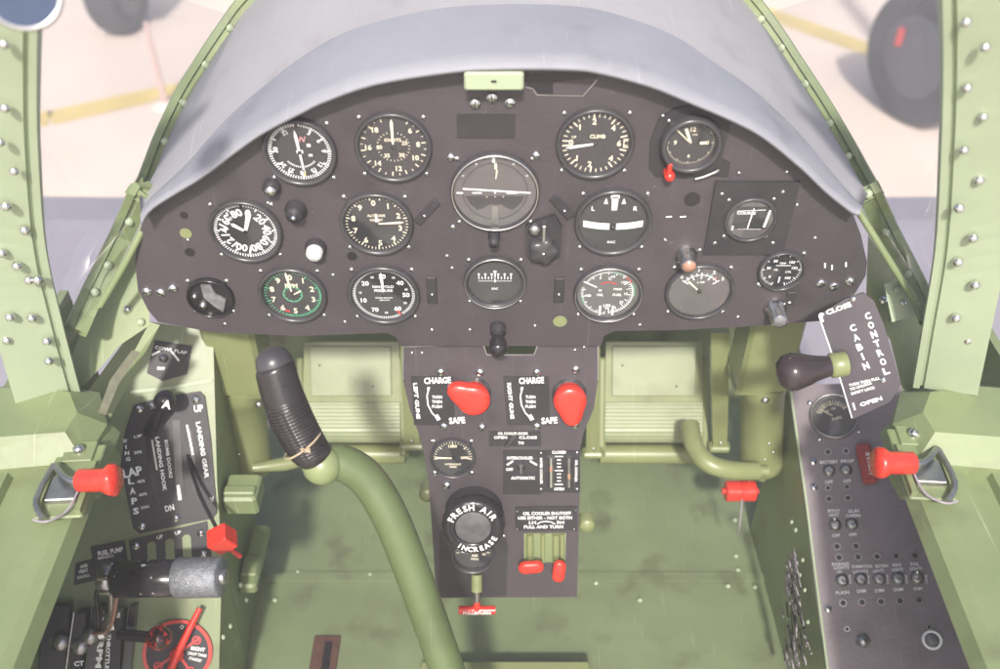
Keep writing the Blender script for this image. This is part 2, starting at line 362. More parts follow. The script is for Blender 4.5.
mb.grid(PAD2, rows); mb.build('deck', t)

# bow posts (near frame of the windscreen)
def bow_curve(s):
    px = [(6, -60), (6, 60), (9, 150), (19, 250), (38, 330), (57, 399)] if s < 0 else [(975, -60), (974, 60), (970, 150), (962, 250), (948, 330), (937, 390)]
    ds = [.70, .80, .88, .98, 1.06, 1.13]
    return smooth_path([at(x, y, d) for (x, y), d in zip(px, ds)], 6)
bows = {s: bow_curve(s) for s in (-1, 1)}
ws = thing('windscreen', 'riveted green windscreen frame with clear panes arching round the glareshield', 'windscreen')
# hoop frame along the outer edge of the deck, built as a flat strip with raised lip
full = [at(78, 330, 1.10), at(95, 292, 1.12), at(122, 238, 1.11)] + [p for p in outp[::1]] + [at(886, 232, 1.11), at(912, 282, 1.12), at(928, 318, 1.10)]
full = smooth_path(full, 2)
def strip(curve, w_in, w_out, h, m, ref=None):
    """a cambered strip facing the eye"""
    rows = []
    for i, p in enumerate(curve):
        d = (curve[min(i + 1, len(curve) - 1)] - curve[max(i - 1, 0)]).normalized(); e = (CO - p).normalized()
        nrm = (e - d * e.dot(d)).normalized(); sd_ = d.cross(nrm)
        rows.append([p - sd_ * w_out - nrm * h, p - sd_ * w_out, p - sd_ * w_out * .9 + nrm * h, p - sd_ * w_out * .4 + nrm * h, p - sd_ * w_out * .3, p + sd_ * w_in * .8, p + sd_ * w_in, p + sd_ * w_in - nrm * h * 3, p - sd_ * w_out - nrm * h * 3])
    return rows
mb = MB(); mb.grid(GREEN, strip(full, .011, .015, .004, GREENL), smooth=False); mb.build('frame', ws)
mb = MB(); mb.tube(GREEN, smooth_path([at(150, 214, 1.07), at(128, 258, 1.08), at(100, 306, 1.10)], 5), .004); mb.build('glazing_strip', ws)
mb = MB(); mb.tube(GREEN, smooth_path([at(858, 210, 1.07), at(890, 262, 1.08), at(915, 300, 1.10)], 5), .004); mb.build('glazing_strip', ws)
def rivet_on(parent, p, r, m=RIV, nrm=None):
    e = nrm or (CO - p).normalized(); M = Matrix.Translation(p) @ e.to_track_quat('Z', 'Y').to_matrix().to_4x4() @ RZ(random.uniform(0, 180))
    key = ('riv', round(r, 4), m.name)
    if key in _sc: return dup(_sc[key], parent, parent.matrix_world.inverted() @ M)
    mb = MB(); mb.lathe(m, [(r, 0), (r * .95, r * .35), (r * .6, r * .72), (0, r * .85)], n=14, cap=False)
    _sc[key] = mb.build('rivet', parent, matrix=parent.matrix_world.inverted() @ M); return _sc[key]
def at_curve_px(curve, x, y):
    best = min(curve, key=lambda p: (proj(p)[0] - x) ** 2 + (proj(p)[1] - y) ** 2); return best
def proj(p):
    q = p - CO; d = q.dot(FW); return (500 + FPX * q.x / d, 334.5 - FPX * q.dot(UP) / d)
fine = smooth_path(full, 3)
for (x, y) in [(237, 32), (208, 66), (187, 104), (164, 142), (143, 182), (122, 222), (103, 262), (93, 292), (770, 12), (782, 48), (806, 84), (832, 121), (852, 155), (877, 191), (899, 228), (918, 268)]:
    p = at_curve_px(fine, x, y); rivet_on(ws, p + (CO - p).normalized() * .003, .0052, GREENL)
# glazing between the hoop and the bow
for s in (-1, 1):
    k = len(full) // 2; side = full[:k] if s < 0 else full[::-1][:k]
    bw = bows[s][::-1]; n = 16
    def samp(c, f): i = f * (len(c) - 1); j = min(int(i), len(c) - 2); return c[j].lerp(c[j + 1], i - j)
    rows = [[samp(side, i / n * .62).lerp(samp(bw, i / n), g) for i in range(n + 1)] for g in (.03, .35, .7, .97)]
    mb = MB(); mb.grid(PERSPEX, rows); mb.build('pane', ws)

def post(s, lab):
    c = bows[s]; t = thing('riveted_post', lab, 'post', Matrix.Translation(c[-1]), 'riveted posts either side of the cockpit')
    inv = t.matrix_world.inverted()
    rows = []
    for i, p in enumerate(c):
        d = (c[min(i + 1, len(c) - 1)] - c[max(i - 1, 0)]).normalized(); e = (CO - p); e.z += .3; e = e.normalized()
        nr = (e - d * e.dot(d)).normalized(); sd_ = d.cross(nr) * s
        if sd_.x * s > 0: sd_ = -sd_
        # sd_ points inboard
        w = .020 + .003 * i / len(c)
        prof = [(-1.9, -.02), (-1.9, 0), (.62, 0), (.66, -.004), (.8, -.004), (.84, .0015), (1.15, .0015), (1.2, -.004), (1.2, -.02)]
        rows.append([p + sd_ * (w * a) + nr * b for a, b in prof])
    mb = MB(); mb.grid(GREENL, rows, inv, smooth=False); mb.build('post', t)
    pr = [p for p in bows[s]]
    px = [(4, 44), (5, 108), (0, 142), (14, 171), (6, 206), (25, 230), (2, 253), (17, 266), (29, 280), (38, 280), (32, 318), (47, 341), (49, 361), (10, 317), (7, 340), (12, 361)] if s < 0 else \
         [(966, 22), (985, 47), (967, 88), (983, 117), (964, 150), (979, 180), (959, 208), (973, 238), (958, 262), (975, 285), (956, 318), (968, 340)]
    for x, y in px:
        q = at_curve_px(pr, x, y); d = (q - CO).dot(FW) - .004
        rivet_on(t, at(x, y, d * .995), .0052 if d > .9 else .0044, CHROME)
    return t
post(-1, 'pale green riveted post at the left of the windscreen, cut by the left picture edge')
post(1, 'pale green riveted post at the right of the windscreen')
# rear view mirror, corner of the frame
M = Matrix.Translation(at(22, -8, .62)) @ (CO - at(22, -8, .62)).to_track_quat('Z', 'Y').to_matrix().to_4x4()
t = thing('rear_view_mirror', 'round dark mirror with a bright rim at the top of the left post', 'mirror', M)
mb = MB(); mb.lathe(CHROME, [(.018, -.012), (.024, -.006), (.025, 0), (.0225, .003), (.021, 0)], n=40, cap=False); mb.lathe(DARK, [(0, -.014), (.018, -.012)], n=40, cap=False); mb.build('rim', t)
mb = MB(); mb.disc(mat('mirror tint', (.05, .07, .12), .15), .0212, .0005); mb.build('mirror_glass', t)

# sills (longeron rails) with latch
def px_on_z(x, y, z): r = ray(x, y); return CO + r * ((z - CZ) / r.z)
def sill(s, lab):
    x0 = .447; sz = .555
    t = thing('sill_rail', lab, 'sill', Matrix.Translation((s * x0, .6, sz)), 'green sills running back from the canopy posts')
    inv = t.matrix_world.inverted()
    # profile across (outboard distance, height)
    prof = [(.10, -.05), (.0, -.03), (-.012, -.02), (-.004, -.004), (.008, 0), (.055, 0), (.060, -.010), (.085, -.012), (.088, -.002), (.12, .004), (.26, .01), (.27, -.2)]
    rows = [[(s * (x0 + o + .022 * k), y, sz + h) for o, h in prof] for k, y in ((0, -.1), (.5, .45), (1, .80))]
    mb = MB(); mb.grid(GREEN, rows, inv, smooth=False); mb.build('rail', t)
    # faceted casting at the foot of the post
    a = [(0, -.02), (.0, .0), (-.03, .05), (-.11, .07), (-.20, .06), (-.26, .02)]
    pts = []
    base = Vector((s * .47, .80, sz))
    b_ = MB()
    loop0 = [(s * .470, .73), (s * .463, .79), (s * .490, .845), (s * .57, .86), (s * .72, .84), (s * .72, .70)]
    loop1 = [(s * .492, .752), (s * .488, .782), (s * .508, .815), (s * .56, .825), (s * .70, .81), (s * .70, .73)]
    vs = [(x, y, sz - .06) for x, y in loop0] + [(x, y, sz + .004) for x, y in loop0] + [(x, y, sz + .020 + (y - .5) * .04) for x, y in loop1]
    fs = [(i, (i + 1) % 6, 6 + (i + 1) % 6, 6 + i) for i in range(6)] + [(6 + i, 6 + (i + 1) % 6, 12 + (i + 1) % 6, 12 + i) for i in range(6)] + [tuple(range(12, 18))]
    if s > 0: fs = [f[::-1] for f in fs]
    b_.add(vs, fs, GREEN, inv); b_.build('casting', t)
    for i in range(9): rivet_on(t, Vector((s * (x0 - .003 + .022 * i / 9), .15 + .068 * i, sz - .01)), .0035, GREENL)
    return t
sill(-1, 'green sill rail along the left edge with a red handled latch on it')
sill(1, 'green sill rail along the right edge')
def latch(s, lab):
    # stands on the sill casting
    cx, cy = (70, 485) if s < 0 else (922, 468)
    SP = Plane((0, 0, .562), (1, 0, 0), (0, 1, 0)); c = SP.hit(cx, cy)
    t = thing('canopy_latch', lab, 'latch', Matrix.Translation(c) @ RZ(s * -4), 'red knobbed canopy latches')
    mb = MB(); mb.box(GREEN, (0, .005, .001), (.052, .105, .004), bev=.0015); mb.box(GREEN, (0, .045, .004), (.034, .03, .005), bev=.001)
    mb.box(GREEN, (s * .022, -.01, .005), (.006, .07, .010)); mb.box(GREEN, (-s * .022, -.01, .005), (.006, .07, .010)); mb.box(STEEL, (0, -.012, .006), (.034, .034, .008), bev=.001); mb.build('latch_plate', t)
    mb = MB(); mb.lathe(CHROME, [(.006, .006), (.006, .012), (.003, .014), (0, .0145)], T(0, .045, 0), n=14, cap=False); mb.build('bolt', t)
    mb = MB(); q = [(s * .018, .02, .012), (s * .004, .0, .018), (-s * .01, -.012, .02), (-s * .02, -.014, .022)]
    mb.tube(STEEL, smooth_path(q, 4), .0035); mb.tube(STEEL, smooth_path([(s * .02, .018, .012), (s * .024, -.03, .012), (s * .01, -.055, .010)], 4), .003); mb.build('lever', t)
    mb = MB(); mb.tube(WIRE, smooth_path([(-s * .018, -.014, .012), (-s * .012, -.045, .01), (s * .004, -.06, .012), (s * .02, -.055, .01)], 5), .0014, n=6); mb.build('safety_wire', t)
    # knob pointing inboard
    K = Matrix.Translation((-s * .018, -.014, .022)) @ Vector((-s * 1, -.10, .05)).to_track_quat('Z', 'Y').to_matrix().to_4x4()
    mb = MB(); prof = [(.010, 0), (.0125, .002), (.0125, .026), (.013, .030), (.0165, .034), (.0175, .040), (.015, .044), (.0, .045)]
    mb.lathe(RED, prof, K, n=24, cap=False, wob=lambda a, k: 1 + (.06 * math.cos(6 * a) if k >= 4 and s < 0 else 0)); mb.build('knob', t)
latch(-1, 'red fluted latch knob over the left console'); latch(1, 'red flanged latch knob over the right console')

# ------------------------------------------------------------------ instrument panel
pp = [(145, 215), (148, 208), (200, 178), (232, 153), (262, 131), (300, 111), (325, 99), (375, 82), (450, 70), (500, 66), (560, 66), (596, 70), (650, 84), (692, 101), (734, 119), (765, 136), (802, 166), (827, 190), (850, 206), (861, 235), (867, 262), (866, 275), (856, 292), (842, 312), (820, 321), (740, 327), (680, 330), (615, 331), (604, 336), (601, 346), (400, 346), (396, 337), (386, 333), (300, 336), (211, 332), (158, 322), (148, 310), (138, 290), (135, 262), (137, 240)]
IPM = Matrix.Translation(PANEL.o) @ Matrix((PANEL.ex, PANEL.ey, PANEL.n)).transposed().to_4x4(); IPI = IPM.inverted()
ip = thing('instrument_panel', 'wide curved black instrument panel filled with round dials', 'instrument panel', IPM)
mb = MB(); P = ppoly(PANEL, pp); mb.prism(BLACK, P, -.004, 0); mb.build('panel_plate', ip)
screws(ip, IPI, PANEL, [(188, 240), (268, 203), (345, 198), (447, 256), (535, 326), (432, 330), (333, 275), (665, 240), (700, 250), (618, 320), (815, 238), (705, 318), (640, 345 - 20), (738, 317), (797, 205), (225, 330 - 6), (345, 322), (470, 330), (452, 268), (787, 172)], 2.2)
screws(ip, IPI, PANEL, [(147, 291), (161, 292), (173, 288)], 5.0)                      # row at the left end
screws(ip, IPI, PANEL, [(821, 283), (834, 286), (850, 281), (853, 299)], 5.0)
screws(ip, IPI, PANEL, [(475, 103), (492, 97), (510, 102)], 6.0)
for (x, y, r) in [(451, 157), (536, 155)] and [(451, 157, 4.5), (536, 155, 4.5), (453, 227, 3)]: screws(ip, IPI, PANEL, [(x, y)], r)
# small slotted clips
mb0 = None
for (x, y, rot, w, h) in [(427, 212, -40, 9, 28), (562, 207, 40, 10, 26), (432, 290, 0, 10, 28), (559, 290, 0, 10, 26), (790, 298, 0, 10, 14)]:
    M = IPI @ PANEL.mat(x, y, 0, rot); k = PANEL.px(x, y, 1)
    mb = MB(); mb.box(BLACK2, (0, 0, .0012), (w * k, h * k * 1.2, .0024), M, bev=.001)
    mb.lathe(CHROME, [(1.8 * k, .0024), (1.2 * k, .004), (0, .0045)], M @ T(0, -4 * k, 0), n=10, cap=False)
    mb.build('clip', ip)
mb = MB(); M = IPI @ PANEL.mat(486, 126); k = PANEL.px(486, 126, 1); mb.box(BLACK2, (0, 0, .0006), (58 * k, 26 * k, .0012), M); mb.build('blanking_plate', ip)
mb = MB(); mb.prism(DARK, [IPI @ PANEL.hit(x, y) for x, y in [(528, 78), (528, 88), (534, 95), (553, 95), (553, 84), (598, 80), (590, 73)]] and ppoly(PANEL, [(524, 74), (526, 86), (533, 88), (536, 94), (553, 94), (553, 82), (596, 78), (600, 73)]), .0, .0006); mb.build('cutout', ip)
mb = MB(); pline(mb, STEEL, PANEL, [(526, 87), (533, 89), (537, 95), (583, 96), (597, 80)], 1.3, IPI, .001); mb.build('cutout_edge', ip)
for (x, y, rx, m) in [(560, 321, 7, OLIVE), (692, 199, 8, DARK), (186, 233, 6, OLIVE), (190, 252, 5, DARK), (352, 256, 5, DARK), (184, 215, 4, DARK)]:
    mb = MB(); mb.lathe(m, [(PANEL.px(x, y, rx), .0005), (PANEL.px(x, y, rx), .0009)], IPI @ PANEL.mat(x, y), n=20); mb.build('hole', ip)
for (x, y) in [(356, 90), (387, 89)]:
    mb = MB(); r = PANEL.px(x, y, 8); mb.ring(BEZEL, r * .86, r, .001, IPI @ PANEL.mat(x, y)); mb.build('blanking_plug', ip)
mb = MB(); M = IPI @ PANEL.mat(836, 268)
for (x, y) in [(825, 266), (832, 268), (846, 265)]: pline(mb, WHITE, PANEL, [(x, y - 3), (x, y + 2)], 1.6, IPI)
for (x, y) in [(669, 217), (683, 217)]: pline(mb, WHITE, PANEL, [(x - 3, y), (x + 3, y - .5)], 1.6, IPI)
mb.build('markings', ip)
# green bracket at the top of the panel
M = PANEL.mat(494, 70, .004); k = PANEL.px(494, 80, 1); t = thing('sight_bracket', 'small pale green metal bracket at the top centre of the panel', 'bracket', M)
mb = MB(); mb.box(GREENL, (0, -.002, .012), (58 * k, 19 * k, .022), bev=.002); mb.build('bracket_body', t); mb = MB(); mb.box(DARK, (0, -.001, .0235), (5 * k, 1.6 * k, .002)); mb.build('slot', t)

# ------------------------------------------------------------------ gauges
def P2(r, a): return (r * math.sin(R_(a)), r * math.cos(R_(a)))
class Dial:
    def __init__(s, R): s.R = R; s.mb = MB(); s.z = .0016
    def ticks(s, m, a0, a1, n, r0, r1, w=.02, every=0, big=1.5):
        for i in range(n + 1):
            a = a0 + (a1 - a0) * i / n; k = every and i % every == 0
            rr0 = r0 - (r1 - r0) * .7 if k else r0
            s.mb.bar(m, P2(rr0 * s.R, a), P2(r1 * s.R, a), w * s.R * (big if k else 1), s.z)
    def num(s, m, t, a, r, h, rad=False):
        x, y = P2(r * s.R, a); M = T(x, y, s.z + .0001)
        if rad: M = M @ RZ(-a)
        s.mb.text(m, t, h * s.R * 1.35, M)
    def txt(s, m, t, x, y, h, w=None): s.mb.text(m, t, h * s.R * 1.35, T(x * s.R, y * s.R, s.z + .0001), width=w * s.R if w else None, height=h * s.R if w else None)
    def arc(s, m, a0, a1, r0, r1): s.mb.ring(m, r0 * s.R, r1 * s.R, s.z, a0=a0, a1=a1)
    def line(s, m, x0, y0, x1, y1, w, w2=None): s.mb.bar(m, (x0 * s.R, y0 * s.R), (x1 * s.R, y1 * s.R), w * s.R, s.z + .0002, w2=w2 * s.R if w2 is not None else None)
_dialbase = {}
def gauge(px, py, w, label, fn, needles=(), face=DIAL, plane=PANEL, bez=BEZEL, thin=.11, depth=.0075, group='round dials on the instrument panel', rot=0, name='gauge', sc=True, lip=None, glass=True):
    M = plane.mat(px, py, 0, rot); R = plane.px(px, py, w / 2)
    t = thing(name, label, 'gauge', M, group)
    mb = MB(); Ri = R * (1 - thin)
    mb.lathe(bez, [(R * 1.02, 0), (R * 1.02, depth * .6), (R * .985, depth), (R * .955, depth * 1.02), (Ri, depth * .75), (Ri, .001)], n=48, cap=False)
    if lip: mb.lathe(lip, [(R * .99, depth), (R * .975, depth * 1.12), (R * .955, depth * 1.0)], n=48, cap=False)
    bo = mb.build('bezel', t)
    D = Dial(Ri); D.mb.disc(face, Ri * .999, .0012); fn(D); do = D.mb.build('dial_face', t)
    for (a, r0, r1, wd, m) in needles:
        mb = MB(); p0 = P2(Ri * r0, a); p1 = P2(Ri * r1, a); d = Vector((p1[0] - p0[0], p1[1] - p0[1])).normalized(); q = Vector((-d.y, d.x)) * wd * Ri / 2
        p0 = Vector(p0); p1 = Vector(p1); pm = p0.lerp(p1, .85)
        mb.prism(m, [p0 - q * .6, pm - q, p1, pm + q, p0 + q * .6], .0028, .0034); mb.lathe(DARK, [(Ri * .06, .002), (Ri * .06, .0042), (0, .0044)], n=14, cap=False)
        mb.build('needle', do)
    if glass: mb = MB(); mb.lathe(GLASS, [(Ri * .995, depth * .55), (Ri * .6, depth * .62), (0, depth * .66)], n=40, cap=False); mb.build('glass', bo)
    if sc:
        r = plane.px(px, py, 2.6); q = R * 1.13 * .7071 * 1.04
        for i, j in ((1, 1), (-1, 1), (-1, -1), (1, -1)):
            key = ('gsc', round(r, 4)); Ms = T(i * q, j * q, 0) @ RZ(random.uniform(0, 90))
            if key in _sc: dup(_sc[key], t, Ms)
            else: _sc[key] = screwmesh(r).build('screw', t, matrix=Ms)
    return t
def d_radio(D):
    D.ticks(WHITE, 0, 360, 72, .86, .97, .035, 6); 
    for t_, a in (('3', 30), ('6', 60), ('9', 88), ('12', 128), ('15', 152), ('18', 180), ('21', 208), ('24', 232), ('30', 275), ('33', 330)): D.num(WHITE, t_, a, .74, .15, True)
    D.ticks(WHITE, 130, 230, 16, .50, .56, .03); D.txt(mat('pink mark', (.55, .25, .25), .6), 'W', .1, .42, .2); D.line(WHITE, -.1, 0, .1, 0, .12); D.line(WHITE, .24, .22, .36, .22, .1); D.line(WHITE, .26, -.12, .38, -.12, .08); D.line(YEL, .06, -.86, .06, -.72, .05)
gauge(300, 151, 73, 'dial with dense white compass ticks and a white vertical pointer, top left of the panel', d_radio, [(-5, -.62, .78, .09, WHITE)])
def d_speed(D):
    for t_, a in (('6', 45), ('8', 84), ('10', 120), ('12', 171), ('14', 222), ('16', 268), ('18', 318)): D.num(CREAM, t_, a, .74, .17)
    D.ticks(CREAM, 30, 340, 24, .90, .98, .025, 2)
    D.ticks(CREAM, 20, 340, 24, .44, .50, .02)
    for t_, a in (('25', 70), ('30', 140), ('35', 215), ('40', 268)): D.num(CREAM, t_, a, .36 if a != 268 else .42, .13)
    D.txt(CREAM, 'KNOTS', 0, .22, .11)
gauge(393.5, 146, 76, 'dark dial numbered 6 to 18 in cream, second from the top left of the panel', d_speed, [(0, .1, .92, .09, CREAM)])
def d_head(D):
    D.ticks(WHITE, 0, 360, 72, .88, .985, .035, 6)
    for i, t_ in enumerate(('0', '20', '40', '60', '80', '100', '12', '14', '160', '180')): D.num(WHITE, t_, 15 + i * 36, .66, .27, True)
gauge(246, 230, 72, 'white ringed dial with thick white numerals and white pointers near the left end', d_head, [(18, .0, .78, .16, WHITE), (-55, 0, .5, .12, WHITE)])
def d_alt(D):
    for i in range(10): D.num(CREAM, str(i), i * 36 - 4, .74, .2)
    D.ticks(CREAM, 10, 350, 50, .90, .98, .028, 5)
    D.txt(CREAM, 'ALTITUDE', 0, .28, .09); D.txt(CREAM, '100 FEET', 0, .12, .08); D.line(WHITE, 0, .05, 0, .36, .12, .02)
gauge(377, 222.5, 72, 'altimeter numbered 0 to 9 with its white hand pointing to the right', d_alt, [(86, 0, .86, .075, CREAM)])
def d_att(D):
    D.arc(BEZEL, 0, 360, .76, .80); D.line(WHITE, -.78, .085, .86, -.03, .045); D.line(WHITE, -.93, -.03, -.77, -.03, .045); D.line(WHITE, -.55, -.03, -.32, -.03, .04); D.line(WHITE, .28, -.03, .55, -.03, .05)
    D.line(WHITE, -.03, .80, -.03, .95, .07); D.line(CREAM, .02, .62, .02, .78, .06); D.line(CREAM, .02, .35, .05, .6, .02, .04)
    for a in (-60, -30, 30, 60): D.num(WHITE, 'O', a, .88, .05)
    D.line(WHITE, 0, -.05, 0, .02, .04)
    for x in (-.2, 0, .2): D.num(CREAM, 'o', 0, .0, .001); D.txt(CREAM, 'o', x, -.14, .05)
    D.mb.prism(DIAL, [(D.R * x, D.R * y) for x, y in [(-.72, -.12), (-.62, -.34), (-.45, -.5), (-.32, -.48), (-.15, -.36), (.15, -.36), (.32, -.48), (.45, -.5), (.62, -.34), (.72, -.12)]], .0013, .0015)
    D.line(STEEL, 0, -.95, 0, -.4, .16, .14)
gauge(495, 191, 88, 'large grey attitude dial with a white horizon bar at the centre', d_att, [], face=DIALG, lip=CHROME, thin=.06)
def d_climb(D):
    for t_, a in (('0', 272), ('1', 318), ('2', 355), ('4', 45), ('6', 90), ('4', 135), ('2', 190), ('1', 226)): D.num(CREAM, t_, a, .70, .19)
    D.ticks(CREAM, 275, 275 + 170, 17, .84, .96, .03, 4); D.ticks(CREAM, 265, 265 - 170, 17, .84, .96, .03, 4)
    D.txt(CREAM, 'CLIMB', .06, .22, .12); D.txt(CREAM, 'UP', -.62, .2, .08); D.line(CREAM, .82, .13, .98, .13, .03); D.line(CREAM, .82, -.13, .98, -.13, .03); D.line(CREAM, .84, -.13, .84, .13, .03)
gauge(595, 142.5, 77, 'rate of climb dial with its white needle pointing left', d_climb, [(261, -.05, .86, .09, WHITE)])
def d_turn(D):
    D.txt(WHITE, 'L', -.62, .46, .15); D.txt(WHITE, 'R', .62, .46, .15); D.txt(WHITE, 'KAC', 0, -.72, .09)
    D.line(WHITE, 0, .4, 0, .85, .16, .2); D.line(WHITE, -.13, .88, .13, .88, .14); D.line(WHITE, -.26, .62, -.26, .80, .13, .02); D.line(WHITE, .26, .62, .26, .80, .13, .02)
    for s in (-1, 1):
        rows = []
        for i in range(9):
            x = s * (.10 + .78 * i / 8); y = -.16 + .14 * x * x; rows.append([(x * D.R, (y - .11) * D.R, .0022), (x * D.R, (y + .11) * D.R, .0022)])
        D.mb.grid(WHITE, rows, smooth=False)
    D.line(BEZEL, -.07, -.35, -.07, 0, .03); D.line(BEZEL, .07, -.35, .07, 0, .03); D.mb.lathe(DARK, [(.10 * D.R, .0022), (.06 * D.R, .006), (0, .007)], T(0, -.16 * D.R, 0), n=16, cap=False)
gauge(613, 221, 76, 'turn dial lettered L and R with a curved white ball tube', d_turn, [])
def d_comp(D):
    for i in range(11):
        x = -.6 + .12 * i; h = .22 if i % 2 == 0 else .12; D.line(WHITE, x, .12, x, .12 + h, .035)
        if i % 2 == 0: D.line(WHITE, x - .04, .36, x + .04, .36, .07)
    D.line(WHITE, -.62, .04, .62, .04, .02); D.line(WHITE, 0, -.02, 0, .5, .05); D.line(WHITE, -.06, .48, .06, .48, .09); D.txt(WHITE, 'KAC', 0, -.32, .09)
gauge(495, 281, 62, 'compass window with a short white scale below the attitude dial', d_comp, [], thin=.14, lip=STEEL)
def d_rpm(D):
    for i in range(10): D.num(CREAM, str(i), i * 36, .70, .22)
    D.ticks(GRNM, 0, 360, 50, .86, .96, .03, 5); D.arc(GRNM, 60, 205, .90, .95); D.arc(REDM, 195, 222, .72, .80); D.arc(GRNM, 0, 360, .29, .33); D.txt(CREAM, 'RPM', 0, .36, .17); D.ticks(GRNM, 0, 330, 10, .24, .29, .03)
gauge(293, 293.5, 67, 'RPM dial with green ticks, low left of the panel', d_rpm, [(-7, .15, .96, .08, CREAM), (60, 0, .36, .06, CREAM)])
def d_man(D):
    for t_, a in (('10', 250), ('20', 308), ('30', 0), ('40', 50), ('50', 92), ('60', 145), ('70', 208)): D.num(WHITE, t_, a, .70, .17)
    for t_, a in (('25', 335), ('35', 28), ('45', 75), ('55', 118), ('65', 178), ('15', 275)): D.num(WHITE, t_, a, .74, .08)
    D.ticks(WHITE, 0, 360, 90, .89, .985, .028, 0); D.arc(REDM, 147, 152, .72, .98)
    D.txt(WHITE, 'MANIFOLD', 0, .30, .10); D.txt(WHITE, 'PRESSURE', 0, .15, .10); D.txt(WHITE, 'INCHES MERCURY', 0, -.14, .05); D.txt(WHITE, 'ABSOLUTE', 0, -.23, .05)
gauge(384, 293.5, 71, 'manifold pressure dial numbered 10 to 70 in white beside the RPM dial', d_man, [(-2, .12, .88, .10, WHITE)])
def d_eng(D):
    D.ticks(WHITE, 300, 400, 26, .80, .88, .02, 5); D.arc(GRNM, 8, 32, .82, .86); D.arc(REDM, 38, 60, .82, .86)
    D.ticks(WHITE, 185, 285, 26, .80, .88, .02, 5); D.arc(GRNM, 240, 262, .84, .88); D.ticks(WHITE, 55, 175, 18, .70, .84, .02, 3); D.arc(WHITE, 60, 175, .78, .81); D.arc(GRNM, 62, 100, .84, .87)
    D.arc(REDM, -35, 35, .42, .46); D.txt(WHITE, 'C', .02, .6, .12); D.txt(WHITE, 'OIL', -.26, -.06, .1); D.txt(WHITE, 'BS', -.26, .12, .08); D.txt(WHITE, 'FUEL', .3, -.06, .1); D.txt(WHITE, 'PRESS', .3, .17, .08); D.txt(WHITE, 'LBS', 0, -.5, .12); D.txt(WHITE, 'IN', 0, -.62, .08)
    D.num(WHITE, '5', -25, .68, .1); D.num(WHITE, '10', 10, .68, .1); D.num(WHITE, '150', 48, .66, .1); D.num(WHITE, '100', 262, .64, .1); D.num(WHITE, '15', 92, .58, .1); D.num(WHITE, '25', 128, .58, .1)
    D.line(WHITE, -.22, -.9, -.22, -.5, .07); D.line(WHITE, .2, -.9, .2, -.5, .07); D.line(WHITE, -.82, .48, -.38, .25, .05)
gauge(608, 292.5, 68, 'three in one engine dial with green and red arcs and two upright white pointers', d_eng, [], lip=STEEL, face=DIALG, thin=.09)
def d_fuel(D):
    D.arc(WHITE, -52, 52, .62, .65); D.ticks(WHITE, -55, 55, 8, .58, .72, .03, 2); D.arc(GRNM, 10, 34, .66, .69); D.arc(REDM, 34, 50, .66, .69)
    for t_, a in (('0', -48), ('1', -8), ('2', 27), ('3', 55)): D.num(WHITE, t_, a, .84, .14)
    D.txt(WHITE, 'x 100', 0, .35, .08)
gauge(699, 290, 67, 'grey dial with an arched scale on its upper half, right of the engine dial', d_fuel, [(-45, .1, .62, .07, CREAM)], face=DIALG, thin=.08)
def d_dual(D):
    for t_, a in (('50', 325), ('100', 45), ('150', 80), ('30', 280), ('0', 230), ('100', 140)): D.num(WHITE, t_, a, .62, .15)
    D.ticks(WHITE, 20, 160, 20, .86, .97, .03, 5); D.ticks(WHITE, 200, 340, 20, .86, .97, .03, 5); D.txt(WHITE, 'TEMP', 0, .38, .1); D.line(WHITE, -.3, .25, .4, .25, .04); D.line(WHITE, 0, -.75, 0, -.4, .07); D.txt(WHITE, 'OIL', -.25, 0, .1); D.txt(WHITE, 'CYL', .35, -.12, .12)
gauge(781, 269, 46, 'small temperature dial with crowded white figures, right end of the panel', d_dual, [], thin=.08)
# clock with its own plate and a red pointer
M = PANEL.mat(690, 141); k = PANEL.px(690, 141, 1)
t = thing('clock', 'round dark clock set in a raised plate, top right of the panel', 'clock', M)
mb = MB(); mb.prism(BLACK2, [(x * k, y * k) for x, y in [(-38, -30), (-40, 0), (-34, 25), (-20, 36), (0, 40), (20, 38), (38, 30), (36, 0), (34, -20), (44, -24), (44, -40), (20, -38), (0, -42), (-30, -40)]], .0, .002); mb.build('mounting_plate', t)
Rk = 28 * k
mb = MB(); mb.lathe(BEZEL, [(Rk * 1.1, .002), (Rk * 1.08, .012), (Rk * .98, .016), (Rk * .88, .012), (Rk * .88, .003)], n=44, cap=False); mb.build('bezel', t)
D = Dial(Rk * .88); D.z = .0036; D.mb.disc(DIAL, Rk * .88, .003)
D.ticks(CREAM, 0, 360, 60, .90, .97, .02, 5); D.num(CREAM, '12', 4, .60, .2); D.num(CREAM, '3', 90, .7, .16); D.num(CREAM, '6', 180, .60, .16); D.num(CREAM, '9', 270, .62, .2); D.line(CREAM, .38, -.02, .66, 0, .13); D.line(REDM, 0, -.1, 0, .1, .03); D.txt(CREAM, 'CIVIL', .14, .36, .07); D.mb.build('dial_face', t)
for a, r1, wd in ((-22, .72, .12), (-46, .95, .05)):
    mb = MB(); e = P2(Rk * .88 * r1, a); mb.bar(CREAM, (0, 0), e, wd * Rk * .7, .0055, w2=wd * Rk); mb.build('hand', t)
mb = MB(); mb.lathe(GLASS, [(Rk * .87, .012), (0, .0135)], n=36, cap=False); mb.build('glass', t)
mb = MB(); mb.tube(CHROME, smooth_path([(10 * k, -41 * k, .004), (18 * k, -38 * k, .005), (30 * k, -32 * k, .005), (32 * k, -29 * k, .005)], 4), .0022, n=8); mb.build('clip', t)
mb = MB(); mb.lathe(RED, [(5.5 * k, .002), (5.5 * k, .012), (4 * k, .016), (0, .017)], T(-18 * k, -34 * k, 0), n=20, cap=False); mb.box(RED, (-19.5 * k, -24 * k, .012), (4.5 * k, 12 * k, .008), bev=.001); mb.build('winding_knob', t)
